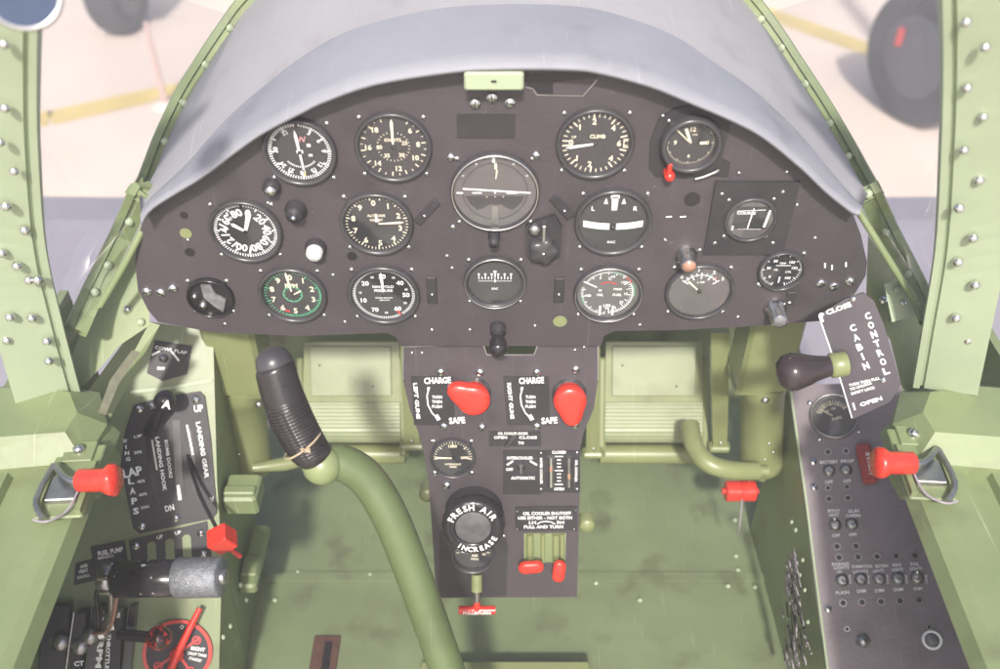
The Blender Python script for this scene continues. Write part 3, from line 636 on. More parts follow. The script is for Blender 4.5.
screws(t, M.inverted(), PANEL, [(663, 116), (669, 121), (712, 162), (739, 173), (666, 148)], 2.2, off=.002)
# square instrument
M = PANEL.mat(750, 218); k = PANEL.px(750, 218, 1)
t = thing('gauge', 'square plated instrument with a barrel scale behind a round window', 'gauge', M)
mb = MB(); mb.prism(BLACK2, ppoly(PANEL, [(712, 184), (794, 184), (786, 248), (706, 252)]) and [(x * k, y * k) for x, y in [(-41, -43), (41, -43), (41, 43), (-41, 43)]], 0, .003); mb.build('mounting_plate', t)
mb = MB(); r = 26 * k; mb.lathe(BEZEL, [(r, .003), (r, .006), (r * .93, .0075), (r * .86, .006), (r * .86, .0034)], n=40, cap=False); mb.build('bezel', t)
D = Dial(r * .9); D.z = .0042; D.mb.disc(DIALG, r * .86, .0038); D.mb.box(DIAL, (0, .1 * r, .0041), (1.35 * r, 1.0 * r, .0004)); D.z = .0046
D.line(WHITE, -.66, .46, .55, .52, .03); D.txt(WHITE, 'COURSE', -.25, .36, .14, .8); D.line(WHITE, -.08, -.42, .04, .6, .05); D.line(WHITE, .62, -.35, .74, .5, .12, .1); D.line(WHITE, -.72, -.5, -.72, -.28, .08); D.line(WHITE, -.5, .1 - .55, .5, -.45, .02); D.mb.build('dial_face', t)
mb = MB(); mb.lathe(GLASS, [(r * .86, .005), (0, .0065)], n=30, cap=False); mb.build('glass', t)
screws(t, M.inverted(), PANEL, [(722, 194), (783, 192), (715, 243), (773, 243), (729, 200), (774, 199), (724, 236), (766, 236)], 2.3, off=.003)
# corroded switch unit at the far left
t = gauge(211, 296, 46, 'empty corroded round switch unit low at the left end of the panel', lambda D: (D.mb.prism(OLDM, [(x * D.R, y * D.R) for x, y in [(-.3, .75), (.15, .7), (.3, .2), (.7, -.1), (.45, -.85), (.1, -.5), (-.3, .0)]], .0014, .004), D.mb.lathe(STEEL, [(.2 * D.R, .0014), (.14 * D.R, .008), (0, .009)], T(-.4 * D.R, -.4 * D.R, 0), n=14, cap=False), D.mb.lathe(STEEL, [(.14 * D.R, .0014), (.1 * D.R, .006), (0, .007)], T(-.7 * D.R, .1 * D.R, 0), n=14, cap=False)), face=DARK, glass=False, bez=DARK, thin=.06)
# knobs and lamps on the panel
def knobthing(name, px, py, label, cat, parts, plane=PANEL, group=None, lean=None, rot=0):
    M = plane.mat(px, py, 0, rot); t = thing(name, label, cat, M, group); k = plane.px(px, py, 1)
    if lean: L = Vector(lean).to_track_quat('Z', 'Y').to_matrix().to_4x4()
    else: L = I4
    for nm, m, prof in parts:
        mb = MB(); mb.lathe(m, [(r * k, z * k) for r, z in prof], L, n=24, cap=False); mb.build(nm, t)
    return t
knobthing('panel_lamp', 316, 247, 'white capped lamp between the heading dial and the altimeter', 'lamp', [('socket', BLACK2, [(11, 0), (10, 6), (8.5, 8)]), ('cap', mat('milk white', (.55, .55, .54), .3), [(8.5, 7), (8, 14), (5.5, 17), (0, 18)])])
knobthing('panel_lamp', 686, 254, 'silver barrel lamp with an orange brown lens above the arched scale dial', 'lamp', [('barrel', CHROME, [(11, 0), (11, 4), (8.5, 6), (8.5, 20), (7, 22)]), ('lens', BRASS, [(7.2, 21), (5, 24), (0, 25)])])
knobthing('panel_lamp', 775, 307, 'silver barrel lamp with a dark lens at the lower edge of the panel', 'lamp', [('barrel', CHROME, [(11, 0), (11, 4), (8.5, 6), (8.5, 22), (7, 24)]), ('lens', OLDM, [(7.2, 23), (5, 25), (0, 25.5)])])
knobthing('knob', 272, 186, 'small white tipped knob just below the radio compass dial', 'knob', [('collar', BLACK2, [(9, 0), (9, 5), (6, 8)]), ('tip', CHROME, [(6, 7), (6, 12), (0, 13)])])
knobthing('knob', 296, 209, 'black stepped knob between two dials left of the altimeter', 'knob', [('collar', BLACK2, [(11, 0), (11, 4), (8, 8), (8, 14), (0, 15)]), ('tip', CHROME, [(3, 14), (2.6, 18), (0, 19)])])
knobthing('knob', 498, 327, 'black cylindrical pull knob below the compass at the bottom edge of the panel', 'knob', [('stem', BLACK2, [(8, 0), (8, 8), (5, 10), (5, 22)]), ('cap', DARK, [(7, 20), (8.5, 24), (8.5, 36), (6, 39), (0, 40)])])
knobthing('knob', 494, 234, 'narrow black caging knob under the attitude dial', 'knob', [('collar', BLACK2, [(6, 0), (6, 6), (5, 10), (5, 18), (0, 19)])])
# selector with a lobed knob
M = PANEL.mat(543, 242); k = PANEL.px(543, 242, 1); t = thing('selector', 'lobed black selector knob with metal lugs right of the attitude dial', 'selector', M)
mb = MB(); mb.prism(BLACK2, [(x * k, y * k) for x, y in [(-17, -14), (-8, -20), (0, -26), (9, -20), (18, -14), (18, 20), (10, 34), (-10, 26), (-18, 22)]], 0, .006); mb.build('base', t)
mb = MB(); mb.lathe(BEZEL, [(14 * k, .006), (14 * k, .014), (11 * k, .017), (0, .018)], T(0, -4 * k, 0), n=40, cap=False, wob=lambda a, q: 1 + .12 * math.cos(5 * a)); mb.lathe(CHROME, [(1.5 * k, .018), (0, .0195)], T(0, -4 * k, 0), n=10, cap=False); mb.build('knob', t)
mb = MB(); mb.lathe(STEEL, [(6 * k, .006), (6 * k, .012), (3 * k, .014), (0, .0145)], T(-9 * k, 20 * k, 0), n=16, cap=False); mb.box(STEEL, (0, 17 * k, .010), (4 * k, 20 * k, .01), bev=.001); mb.build('lug', t)

# ------------------------------------------------------------------ centre pedestal
PM = PED.mat(); PI_ = PM.inverted()
ped = thing('pedestal', 'black centre pedestal panel with red gun charging knobs and lettering', 'pedestal', PM)
poly = [(403, 347), (483, 344), (487, 355), (534, 355), (538, 344), (598, 343), (598, 380), (594, 408), (584, 432), (580, 450), (579, 520), (577, 597), (436, 598), (434, 560), (430, 500), (427, 470), (421, 440), (410, 410), (403, 380)]
mb = MB(); mb.prism(BLACK, ppoly(PED, [p for p in poly if True]), -.004, 0); mb.build('panel_plate', ped)
mb = MB(); pline(mb, STEEL, PED, poly[-1:] + poly[:7], 1.2, PI_, .0006); mb.build('worn_edge', ped)
mb = MB()
for x, wd in ((0, 'LEFT GUNS'), (101, 'RIGHT GUNS')):
    ptext(mb, WHITE, PED, (424 + x * .94, 381), (451 + x * .92, 380), 'CHARGE', 6.5, .0014, PI_)
    ptext(mb, WHITE, PED, (449 + x * .915, 421), (465 + x * .915, 420), 'SAFE', 6.5, .0014, PI_)
    xx = 417 + x * .93; ptext(mb, WHITE, PED, (xx - 2, 383), (xx + 1.5, 419), wd, 4, .0014, PI_)
    xx = 437 + x * .925
    for i, w_ in enumerate(('TURN', 'THEN', 'PUSH')): ptext(mb, WHITE, PED, (xx - 5, 397 + i * 4.8), (xx + 5, 397 + i * 4.8), w_, 3, .0014, PI_)
    xx = 428 + x * .925; pts = [(xx + 1, 388), (xx - 1, 396), (xx, 405), (xx + 4, 413), (xx + 10, 419)]
    pline(mb, WHITE, PED, pts, 1.3, PI_, .0013); pline(mb, WHITE, PED, [(xx + 8, 415), (xx + 11, 420)], 4, PI_, .0014); pline(mb, WHITE, PED, [(xx, 390), (xx + 1, 387)], 2.4, PI_, .0014)
ptext(mb, WHITE, PED, (498, 433.5), (528, 433.5), 'OIL COOLER DOOR', 2.8, .0014, PI_); ptext(mb, WHITE, PED, (494, 437.5), (507, 437.5), 'OPEN', 2.8, .0014, PI_); ptext(mb, WHITE, PED, (519, 437.5), (537, 437.5), 'CLOSE', 2.8, .0014, PI_); ptext(mb, WHITE, PED, (518, 443), (524, 443), 'TO', 2.8, .0014, PI_)
ptext(mb, WHITE, PED, (507, 458), (533, 458), 'INTERCOOLER', 3, .0022, PI_); ptext(mb, WHITE, PED, (506, 469.5), (513, 469.5), 'OFF', 2.8, .0022, PI_); ptext(mb, WHITE, PED, (511, 478), (535, 478), 'AUTOMATIC', 3, .0022, PI_)
pline(mb, WHITE, PED, [(507, 465), (513, 461)], 2, PI_, .0022); pline(mb, WHITE, PED, [(530, 461), (537, 465)], 2, PI_, .0022)
ptext(mb, WHITE, PED, (552, 452.3), (566, 452.3), 'CLOSED', 3, .0022, PI_); ptext(mb, WHITE, PED, (554, 489), (564, 489), 'OPEN', 3, .0022, PI_)
for i in range(9): y = 456.5 + i * 3.5; wd = 8 if i % 4 == 0 else 4; pline(mb, WHITE, PED, [(559 - wd / 2, y), (559 + wd / 2, y)], 1.2, PI_, .0022)
ptext(mb, WHITE, PED, (541, 458), (541.5, 484), 'INTER COOLER', 2.6, .0022, PI_); ptext(mb, WHITE, PED, (576.5, 460), (576, 482), 'OIL COOLER', 2.6, .0022, PI_)
for i, (s_, a, b) in enumerate((('OIL COOLER SHUTOFF', 523, 571), ('USE EITHER - NOT BOTH', 518, 572), ('PULL AND TURN', 524, 563))): y = (513.5, 518, 527)[i]; ptext(mb, WHITE, PED, (a, y), (b, y - .3), s_, 3.2, .0022, PI_)
ptext(mb, WHITE, PED, (529, 522.6), (536, 522.6), 'LH', 3, .0022, PI_); ptext(mb, WHITE, PED, (557, 522.4), (564, 522.4), 'RH', 3, .0022, PI_); pline(mb, WHITE, PED, [(537, 524), (541, 522), (546, 521.3), (551, 522), (555, 524)], 1, PI_, .0022)
mb.build('lettering', ped)
for q, z in (([(503, 450), (541, 450), (541, 494), (503, 494)], .0010), ([(539, 450.5), (580, 450.5), (580, 492), (539, 492)], .0014), ([(515, 506.5), (577, 506), (577, 530), (515, 530)], .0015), ([(411, 376), (453, 376), (455, 425), (414, 425)], .0006), ([(503, 376), (549, 376), (550, 425), (507, 425)], .0006), ([(489, 431), (541, 431), (541, 446), (489, 446)], .0008), ([(440, 532), (450, 516), (498, 516), (508, 545), (506, 596), (438, 597)], .0007)):
    mb = MB(); mb.prism(BLACK2, ppoly(PED, q), 0, z); mb.build('placard', ped)
screws(ped, PI_, PED, [(441, 372), (480, 372), (444, 426), (482, 427), (537, 372), (576, 369), (537, 426), (575, 425), (447, 485)], 4.4)
screws(ped, PI_, PED, [(541, 453), (577, 452.5), (541, 489), (577, 489), (517, 511), (576, 510), (517, 529), (574, 529), (432, 441), (472, 443), (435, 475), (473, 473), (504, 536), (584, 347), (412, 353), (422, 353), (575, 350)], 1.9)
# window with the valve rods
mb = MB(); mb.prism(GREEN, ppoly(PED, [(524, 533), (566, 533), (565, 562), (524, 562)]), .0002, .0008); 
for x in (530, 543, 556, 562): mb.tube(OLIVE, [PI_ @ PED.hit(x, 534, .003), PI_ @ PED.hit(x, 562, .003)], PED.px(x, 545, 2.2 if x in (543, 562) else 3.6), n=10)
mb.build('valve_window', ped)
mb = MB()
for x in (551, 569): mb.tube(CHROME if x == 551 else STEEL, [PI_ @ PED.hit(x, 457, .002), PI_ @ PED.hit(x, 486, .002)], PED.px(x, 470, 3.2), n=10); mb.tube(BRASS, [PI_ @ PED.hit(x, 466 + (x - 551) * .4, .004), PI_ @ PED.hit(x, 471 + (x - 551) * .4, .004)], PED.px(x, 470, 2), n=8)
mb.build('indicator_rods', ped)
mb = MB(); mb.lathe(STEEL, [(5 * k, 0), (5 * k, .003), (2 * k, .005), (2 * k, .009), (0, .010)], PI_ @ PED.mat(521, 466), n=16, cap=False); mb.tube(CHROME, [PI_ @ PED.hit(521, 466, .006), PI_ @ PED.hit(521, 474, .016)], .0016, n=8); mb.build('toggle_switch', ped)
mb = MB(); mb.tube(STEEL, [PI_ @ PED.hit(506, 446, .004), PI_ @ PED.hit(515, 436, .012)], [.0016, .0024], n=8); mb.build('toggle_lever', ped)
for s in (-1, 1): 
    x = 424 if s < 0 else 586
    mb = MB(); mb.lathe(OLIVE, [(.011, 0), (.011, .02), (.009, .023), (0, .024)], PI_ @ PED.mat(x + (4 if s < 0 else 0), 487 if s < 0 else 517, -.03), n=20, cap=False); mb.build('boss', ped)
# gun charging knobs
def chknob(px, py, rot, lab):
    M = PED.mat(px, py, 0, rot); k = PED.px(px, py, 1); t = thing('charging_knob', lab, 'knob', M, 'red teardrop knobs on the pedestal')
    mb = MB(); mb.lathe(STEEL, [(17 * k, 0), (17 * k, .004), (14 * k, .006), (14 * k, .010)], n=28); mb.build('collar', t)
    def tear(sc, n=30):
        o = []
        for i in range(n):
            a = 2 * math.pi * i / n; r = 16.5 + 12.5 * max(0, math.cos(a)) ** 7; o.append((r * sc * math.sin(a) * k, r * sc * math.cos(a) * k))
        return o[::-1]
    mb = MB(); lv = [(.86, .010), (.98, .0125), (1, .016), (1, .021), (.97, .024), (.88, .0262), (.6, .0275), (.3, .028), (.01, .028)]
    rows = [[(x, y, z) for x, y in tear(s_) + tear(s_)[:1]] for s_, z in lv]; mb.grid(RED, rows); mb.lathe(RED, [(14.5 * k, .005), (14.5 * k, .013)], n=28); mb.build('handle', t)
chknob(474, 392, 60, 'red teardrop knob of the left guns, its point turned up to CHARGE')
chknob(569, 393, -172, 'red teardrop knob of the right guns, its point turned down')
# hydraulic gauge and fresh air
gauge(453, 457, 45, 'small hydraulic pressure dial on the pedestal, its needle pointing left', lambda D: (D.ticks(CREAM, -95, 95, 20, .82, .94, .03, 5), D.num(CREAM, '1000', 0, .66, .17), D.num(CREAM, '2000', 90, .58, .15), D.txt(CREAM, 'HYDRAULIC', 0, -.38, .11), D.txt(CREAM, 'PRESS', 0, -.54, .1)), [(-88, .05, .9, .1, CREAM)], plane=PED, group=None, thin=.10, lip=None)
gauge(473, 552, 42, 'small air pressure dial under the fresh air knob', lambda D: (D.line(WHITE, -.6, .06, -.05, .06, .1), D.txt(CREAM, 'AIR', .1, -.18, .17), D.txt(CREAM, 'PRESS', .1, -.42, .12), D.num(CREAM, '10', 100, .6, .15), D.ticks(CREAM, -90, 90, 12, .8, .9, .03, 3)), [], plane=PED, group=None, sc=False, depth=.012)
M = PED.mat(474, 510); k = PED.px(473, 520, 1) * 1.07
t = thing('fresh_air_knob', 'large black ribbed knob lettered FRESH AIR INCREASE', 'knob', M @ Matrix.Rotation(R_(-6), 4, 'X'))
mb = MB(); mb.lathe(BLACK2, [(27 * k, .0), (27 * k, .006), (25.5 * k, .010), (25 * k, .030)], n=36); mb.build('neck', t)
mb = MB(); mb.lathe(DARK, [(25 * k, .027), (28 * k, .031), (28.5 * k, .039), (27 * k, .045), (24 * k, .047), (17 * k, .048), (16 * k, .046)], n=60, cap=False, wob=lambda a, q: 1 + (.015 * math.cos(20 * a) if q < 4 else 0)); mb.build('rim', t)
mb = MB(); mb.lathe(mat('worn dark cap', (.09, .085, .09), .4, var=.3, scale=80), [(16.2 * k, .0455), (10 * k, .0485), (0, .0495)], n=30, cap=False); mb.build('cap', t)
mb = MB()
for s_, a0, a1, f in (('FRESH AIR', -65, 58, 1), ('INCREASE', 215, 118, -1)):
    for i, ch in enumerate(s_):
        a = a0 + (a1 - a0) * i / (len(s_) - 1); x, y = P2(21.5 * k, a)
        if ch != ' ': mb.text(WHITE, ch, 8.2 * k if f > 0 else 7 * k, T(x, y, .0482) @ RZ(-a if f > 0 else 180 - a))
mb.build('lettering', t)
# oil cooler levers and pull handle
for (x, y, rot, lab, q) in ((531, 567, -84, 'flat red lever handle lying sideways on the left rod', 530), (559, 571, -4, 'flat red lever handle pointing down on the right rod', 556)):
    M = PED.mat(x, y, .026, rot); kk = PED.px(x, y, 1); t = thing('shutoff_lever', lab, 'lever', M, 'red oil cooler levers')
    mb = MB(); hw, hh = 6.3 * kk, 12.5 * kk
    rnd = [(hw * math.cos(q_) , (hh - hw) * (1 if q_ < math.pi else -1) + hw * math.sin(q_)) for q_ in [math.pi * i_ / 10 for i_ in range(11)] + [math.pi * (1 + i_ / 10) + 1e-6 for i_ in range(11)]]
    lay = [(.82, -.0052), (.97, -.0035), (1, 0), (.97, .0035), (.82, .0052), (.02, .0058)]
    mb.grid(RED, [[(x_ * f_, y_ * f_, z_) for x_, y_ in rnd + rnd[:1]] for f_, z_ in lay]); mb.build('handle', t)
    mb = MB(); mb.tube(OLIVE, [M.inverted() @ PED.hit(q, 558, .006), M.inverted() @ PED.hit(q + 1, 565, .022)], 3.4 * kk, n=12); mb.build('rod', t)
M = PED.mat(477, 610, .02); k = PED.px(477, 608, 1); t = thing('pull_handle', 'red T handle lettered PULL & TURN under the pedestal', 'handle', M)
mb = MB(); mb.tube(RED, [(-18 * k, 0, 0), (18 * k, 0, 0)], 4.2 * k, n=16); mb.lathe(RED, [(4 * k, 0), (3 * k, 9 * k)], T(0, 2 * k, 0) @ Matrix.Rotation(R_(-90), 4, 'X'), n=12); mb.build('grip', t)
mb = MB(); mb.tube(STEEL, [(0, 8 * k, 0), (0, 26 * k, -.004)], 3.2 * k, n=12); mb.tube(OLIVE, [(0, 22 * k, -.003), (0, 38 * k, -.012)], 5.5 * k, n=14); mb.build('shaft', t)
mb = MB(); mb.text(WHITE, 'PULL&TURN', 1, T(0, 0, 4.4 * k), width=27 * k, height=3.6 * k); mb.build('lettering', t)

# ------------------------------------------------------------------ rudder pedals
a40 = R_(34)
def pedal(x0, x1, lab, s):
    PL = Plane(Plane((0, 1.13, 0), (1, 0, 0), (0, 0, 1)).hit((x0 + x1) / 2, 400), (1, 0, 0), (0, math.sin(a40), math.cos(a40)))
    M = PL.mat(); inv = M.inverted(); t = thing('rudder_pedal', lab, 'pedal', M, 'green rudder pedals')
    mb = MB(); c = .010
    q = ppoly(PL, [(x0 + 4, 342), (x1 - 4, 342), (x1 - 2, 402), (x0 + 3, 402)]); mb.prism(OLIVE, q, -.012, 0)
    a, b = PL.uv(x0 + 10, 346), PL.uv(x1 - 11, 396)
    mb.box(PEDG, ((a.x + b.x) / 2, (a.y + b.y) / 2, .002), (b.x - a.x, a.y - b.y, .004), bev=.0015)
    for (x, y) in ((x0 + 20, 365), (x1 - 30, 386)):
        u = PL.uv(x, y); mb.lathe(DARK, [(.0018, .0041), (.0018, .0044)], T(u.x, u.y, 0), n=10)
    mb.build('plate', t)
    # ribbed tread: curved roll below the plate
    mb = MB(); u0 = PL.uv(x0 + 3, 402); u1 = PL.uv(x1 - 3, 402); rows = []; n = 84
    for i in range(n + 1):
        f = i / n
        if f < .42: y, z = u0.y - f / .42 * .045, 0.0
        else:
            a = (f - .42) / .58 * math.pi * .95; y = u0.y - .045 - .026 * math.sin(a); z = -.026 + .026 * math.cos(a)
        rb = .0016 * abs(math.sin(f * math.pi * 17)); rows.append([(x, y - (rb if f > .42 else 0), z + rb + .001) for x in (u0.x, u1.x)])
    mb.grid(PEDG, rows); mb.build('tread', t)
    mb = MB()
    for sx, xx in ((-1, x0), (1, x1)):
        w = PL.uv(xx, 400).x; mb.box(OLIVE, (w, -.012, -.014), (.012, .165, .03), bev=.003)
        mb.lathe(OLIVE, [(.016, -.008), (.018, 0), (.016, .008)], T(w, -.085, -.025) @ Matrix.Rotation(R_(90), 4, 'Y'), n=20)
    yb = -.098; mb.tube(OLIVE, [(PL.uv(x0, 400).x, yb, -.032), (PL.uv(x1, 400).x, yb, -.032)], .017, n=18); mb.build('pedal_frame', t)
pedal(300, 403, 'left green rudder pedal with ribbed tread beside the stick grip', -1)
pedal(602, 706, 'right green rudder pedal with ribbed tread right of the pedestal', 1)
HP = Plane((0, 1.06, 0), (1, 0, 0), (0, 0, 1))
def hanger(x0, x1, y0, y1, lab, Y=1.07):
    P_ = Plane((0, Y, 0), (1, 0, 0), (0, 0, 1)); a = P_.hit(x0[0], y0); b = P_.hit(x1[0], y0); c = P_.hit(x0[1], y1); d = P_.hit(x1[1], y1)
    t = thing('pedal_arm', lab, 'arm', Matrix.Translation((a + b) / 2), 'green arms hanging beside the pedals'); inv = t.matrix_world.inverted()
    mb = MB(); pts = [(a.x, a.z), (b.x, b.z), (d.x, d.z), (c.x, c.z)]; th = .014
    mb.add([(x, Y, z) for x, z in pts] + [(x, Y + th, z) for x, z in pts], [(3, 2, 1, 0), (4, 5, 6, 7), (0, 1, 5, 4), (1, 2, 6, 5), (2, 3, 7, 6), (3, 0, 4, 7)], OLIVE, inv); mb.build('arm', t)
    w = (d.x - c.x); 
    mb = MB(); m_ = (c + d) / 2; mb.box(OLIVE, (m_.x, Y + .004, m_.z - .006), (w * 1.5, .02, .012), inv, bev=.003); mb.lathe(STEEL, [(.003, 0), (.002, .002), (0, .0025)], inv @ Matrix.Translation((m_.x, Y - .0005, m_.z + .008)) @ Matrix.Rotation(R_(90), 4, 'X'), n=10, cap=False); mb.build('clevis', t)
hanger((588, 586), (600, 600), 344, 452, 'slim green arm between the pedestal and the right pedal')
hanger((400, 404), (409, 420), 345, 444, 'slim green arm between the left pedal and the pedestal')
hanger((711, 713), (730, 727), 333, 446, 'green arm between the right pedal and the brake cylinder')
# brake cylinders
def cyl(cx, top, wtop, w, ybot, xb, lab, Y=1.03):
    P_ = Plane((0, Y, 0), (1, 0, 0), (0, 0, 1)); a = P_.hit(cx, top); b = P_.hit(cx, top + 47); c = P_.hit(xb, ybot); k1 = P_.px(cx, top, 1); k2 = P_.px(cx, ybot - 30, 1)
    t = thing('brake_cylinder', lab, 'cylinder', Matrix.Translation(c), 'green brake cylinders beside the pedals'); inv = t.matrix_world.inverted()
    mb = MB(); mb.box(OLIVE, ((a.x + b.x) / 2, Y, (a.z + .05 + b.z) / 2), (wtop * k1, wtop * k1, a.z + .05 - b.z), inv, bev=.006); mb.box(OLIVE, (a.x, Y, b.z - .004), (wtop * k1 * .82, wtop * k1 * .8, .014), inv, bev=.003); mb.build('mounting_block', t)
    c = P_.hit(xb, ybot); ax = b - c; L = ax.length; CM = inv @ Matrix.Translation(c) @ ax.to_track_quat('Z', 'Y').to_matrix().to_4x4()
    mb = MB(); r = w / 2 * k2; mb.lathe(OLIVE, [(r * .3, -.004), (r * .92, 0), (r * 1.06, .006), (r * 1.06, .018), (r, .022), (r, L - .03), (r * 1.05, L - .028), (r * 1.05, L - .004)], CM, n=32); mb.build('cylinder', t)
    mb = MB(); mb.box(OLIVE, (0, 0, -.012), (.014, .014, .024), CM, bev=.002); mb.tube(OLIVE, [(-.012, 0, -.016), (.014, 0, -.016)], .006, CM, n=12); mb.build('clevis', t)
    for j in range(3): 
        p = Vector((c.x + (-.3 + .3 * (j % 2)) * r, Y - r * 1.01, c.z + .05 + .018 * j)); rivet_on(t, p, .0022, CHROME, Vector((0, -1, .2)))
    rivet_on(t, Vector((a.x + (.2 * wtop * k1), Y - r * 1.03, b.z - .015)), .006, STEEL, Vector((0, -1, 0)))
cyl(763, 330, 53, 41, 466, 761, 'green brake cylinder right of the right pedal under a square block')
cyl(241, 334, 52, 42, 468, 251, 'green brake cylinder left of the stick grip under a square block')
t = thing('torque_tube', 'thick bent green tube curling from the right pedal to the brake cylinder', 'tube', Matrix.Translation(at(700, 450, 1.45)))
mb = MB(); mb.tube(OLIVE, smooth_path([at(690, 425, 1.50), at(694, 446, 1.47), at(708, 463, 1.45), at(730, 470, 1.45), at(757, 471, 1.46)], 6), .0145, t.matrix_world.inverted(), n=18); mb.build('bend', t)
mb = MB(); mb.tube(OLIVE, [at(757, 471, 1.46), at(768, 471, 1.46)], .009, t.matrix_world.inverted(), n=14); mb.build('rod_end', t)
t = thing('torque_tube', 'slim green tube running behind the stick grip to the left brake cylinder', 'tube', Matrix.Translation(at(290, 463, 1.46)))
mb = MB(); mb.tube(OLIVE, [at(253, 468, 1.46), at(285, 464, 1.47), at(330, 452, 1.5)], [.008, .011, .011], t.matrix_world.inverted(), n=14); mb.build('bend', t)
# red canister
p = at(740, 491, 1.52); t = thing('cable_drum', 'small red spool hanging below the right brake cylinder', 'spool', Matrix.Translation(p)); inv = I4
mb = MB(); Mx = Matrix.Rotation(R_(90), 4, 'Y'); mb.lathe(RED, [(.005, -.029), (.005, -.024), (.0155, -.0235), (.0165, -.022), (.0165, -.0015), (.0152, -.001), (.0152, .001), (.0165, .0015), (.0165, .022), (.0155, .0235), (.005, .024), (.005, .029)], Mx, n=28, smooth=False); mb.build('spool', t)
mb = MB(); mb.tube(WIRE, smooth_path([(0, -.0175, 0), (.002, -.03, -.05), (.006, -.02, -.085)], 4), .0016, n=6); mb.build('cord', t)

# ------------------------------------------------------------------ control stick
t = thing('control_stick', 'curved green control stick with a ribbed dark grip', 'control stick', Matrix.Translation(at(470, 720, 1.16)))
inv = t.matrix_world.inverted()
spath = smooth_path([at(322, 462, 1.03), at(342, 463, 1.035), at(366, 478, 1.045), at(388, 512, 1.055), at(408, 560, 1.07), at(428, 615, 1.085), at(447, 670, 1.10), at(470, 740, 1.13), at(500, 850, 1.2)], 8)
mb = MB(); mb.tube(STICKG, spath, .0205, inv, n=28); mb.build('shaft', t)
mb = MB(); p = at(322, 465, 1.02); mb.lathe(mat('pale olive paint', (.21, .25, .115), .35), [(.0215 * math.sin(math.pi * i / 12), -.0215 * math.cos(math.pi * i / 12)) for i in range(13)], inv @ Matrix.Translation(p), n=26, cap=False); mb.build('knuckle', t)
g0 = at(317, 462, 1.015); g1 = at(272, 358, .985); ax = (g1 - g0)
u = (CO - g0) - ax * ((CO - g0).dot(ax) / ax.length_squared); u.normalize(); w_ = ax.normalized().cross(u)
rows = []; n = 190; m = 60; L = ax.length
for i in range(n + 1):
    f = i / n; r = .0200 + .002 * math.sin(f * 3.0)
    if f < .06: r *= .8 + .2 * f / .06
    if f > .90: r *= math.sqrt(max(0, 1 - ((f - .90) / .10) ** 2)) * 1.0 + .001
    row = []
    for j in range(m + 1):
        a = 2 * math.pi * j / m; rr = r
        if .08 < f < .62: rr += .0011 * (abs(math.sin(f * 66 * math.pi / 2)) - .5) * (1 if math.cos(a) > -.3 else .4)
        if .08 < f < .55 and math.sin(a) < -.2: rr += .0009 * math.sin(a * 20)
        bend = -.006 * math.sin(f * math.pi)
        row.append(g0 + ax * f + u * (rr * math.cos(a)) + w_ * (rr * math.sin(a) * 1.0 + bend))
    rows.append(row)
mb = MB(); mb.grid(mat('dark bakelite', (.026, .022, .022), .3, var=.3, scale=60), rows, inv); gp = mb.build('grip', t)
mb = MB(); p = g1 - ax.normalized() * .004; mb.lathe(mat('worn grip cap', (.05, .048, .052), .3, var=.3), [(.0185, -.008), (.0195, 0), (.016, .009), (.008, .0145), (0, .016)], inv @ Matrix.Translation(p) @ ax.to_track_quat('Z', 'Y').to_matrix().to_4x4(), n=28, cap=False); mb.build('grip_cap', gp)
mb = MB(); tp = []
for j in range(40):
    a = 2 * math.pi * j / 39; c = g0 + ax * (.20 + .05 * math.sin(a)) ; tp.append(c + u * (.0225 * math.cos(a)) + w_ * (.0225 * math.sin(a) - .006))
mb.tube(TWINE, tp, .0012, inv, n=6); q = g0 + ax * .20 + u * .024 - w_ * .006
for j in range(5): mb.tube(TWINE, [q, q + Vector((random.uniform(-.006, .006), -.002, random.uniform(-.006, .006)))], .0014, inv, n=6)
mb.build('twine', gp)

# ------------------------------------------------------------------ left console
LM = LCON.mat(); LI = LM.inverted()
lc = thing('left_console', 'green left console box sloping down toward the pilot', 'console', LM)
def lpoly(pts): return ppoly(LCON, pts)
# top plate from the inner edge outward, then inner side down to the floor
mb = MB(); topn = LCON.hit(215, 332); q = [(213, 331), (217, 480), (222, 560), (219, 669), (216, 760), (-80, 760), (-40, 520), (60, 430), (130, 333), (150, 322)]
mb.prism(GREEN, lpoly(q), -.012, 0); mb.build('top_plate', lc)
e = [LCON.hit(x, y, -.003) for x, y in [(213, 331), (217, 480), (222, 560), (219, 669), (216, 760)]]
mb = MB(); mb.grid(GREEN, [e, [Vector((p.x - .012, p.y, -.0)) for p in e]], LI, smooth=False); mb.build('side_panel', lc)
mb = MB(); pline(mb, GREENL, LCON, [(130, 392), (170, 388), (212, 380)], 3, LI, .002); mb.build('edge_seam', lc)
for (x, y) in [(214, 633), (226, 640), (221, 650)]:
    pass
for (x, y) in [(230, 626), (223, 637), (240, 585), (246, 600)]: rivet_on(lc, Plane((-.388, 0, 0), (0, 1, 0), (0, 0, 1)).hit(x, y), .004, GREENL, Vector((1, 0, .3)))
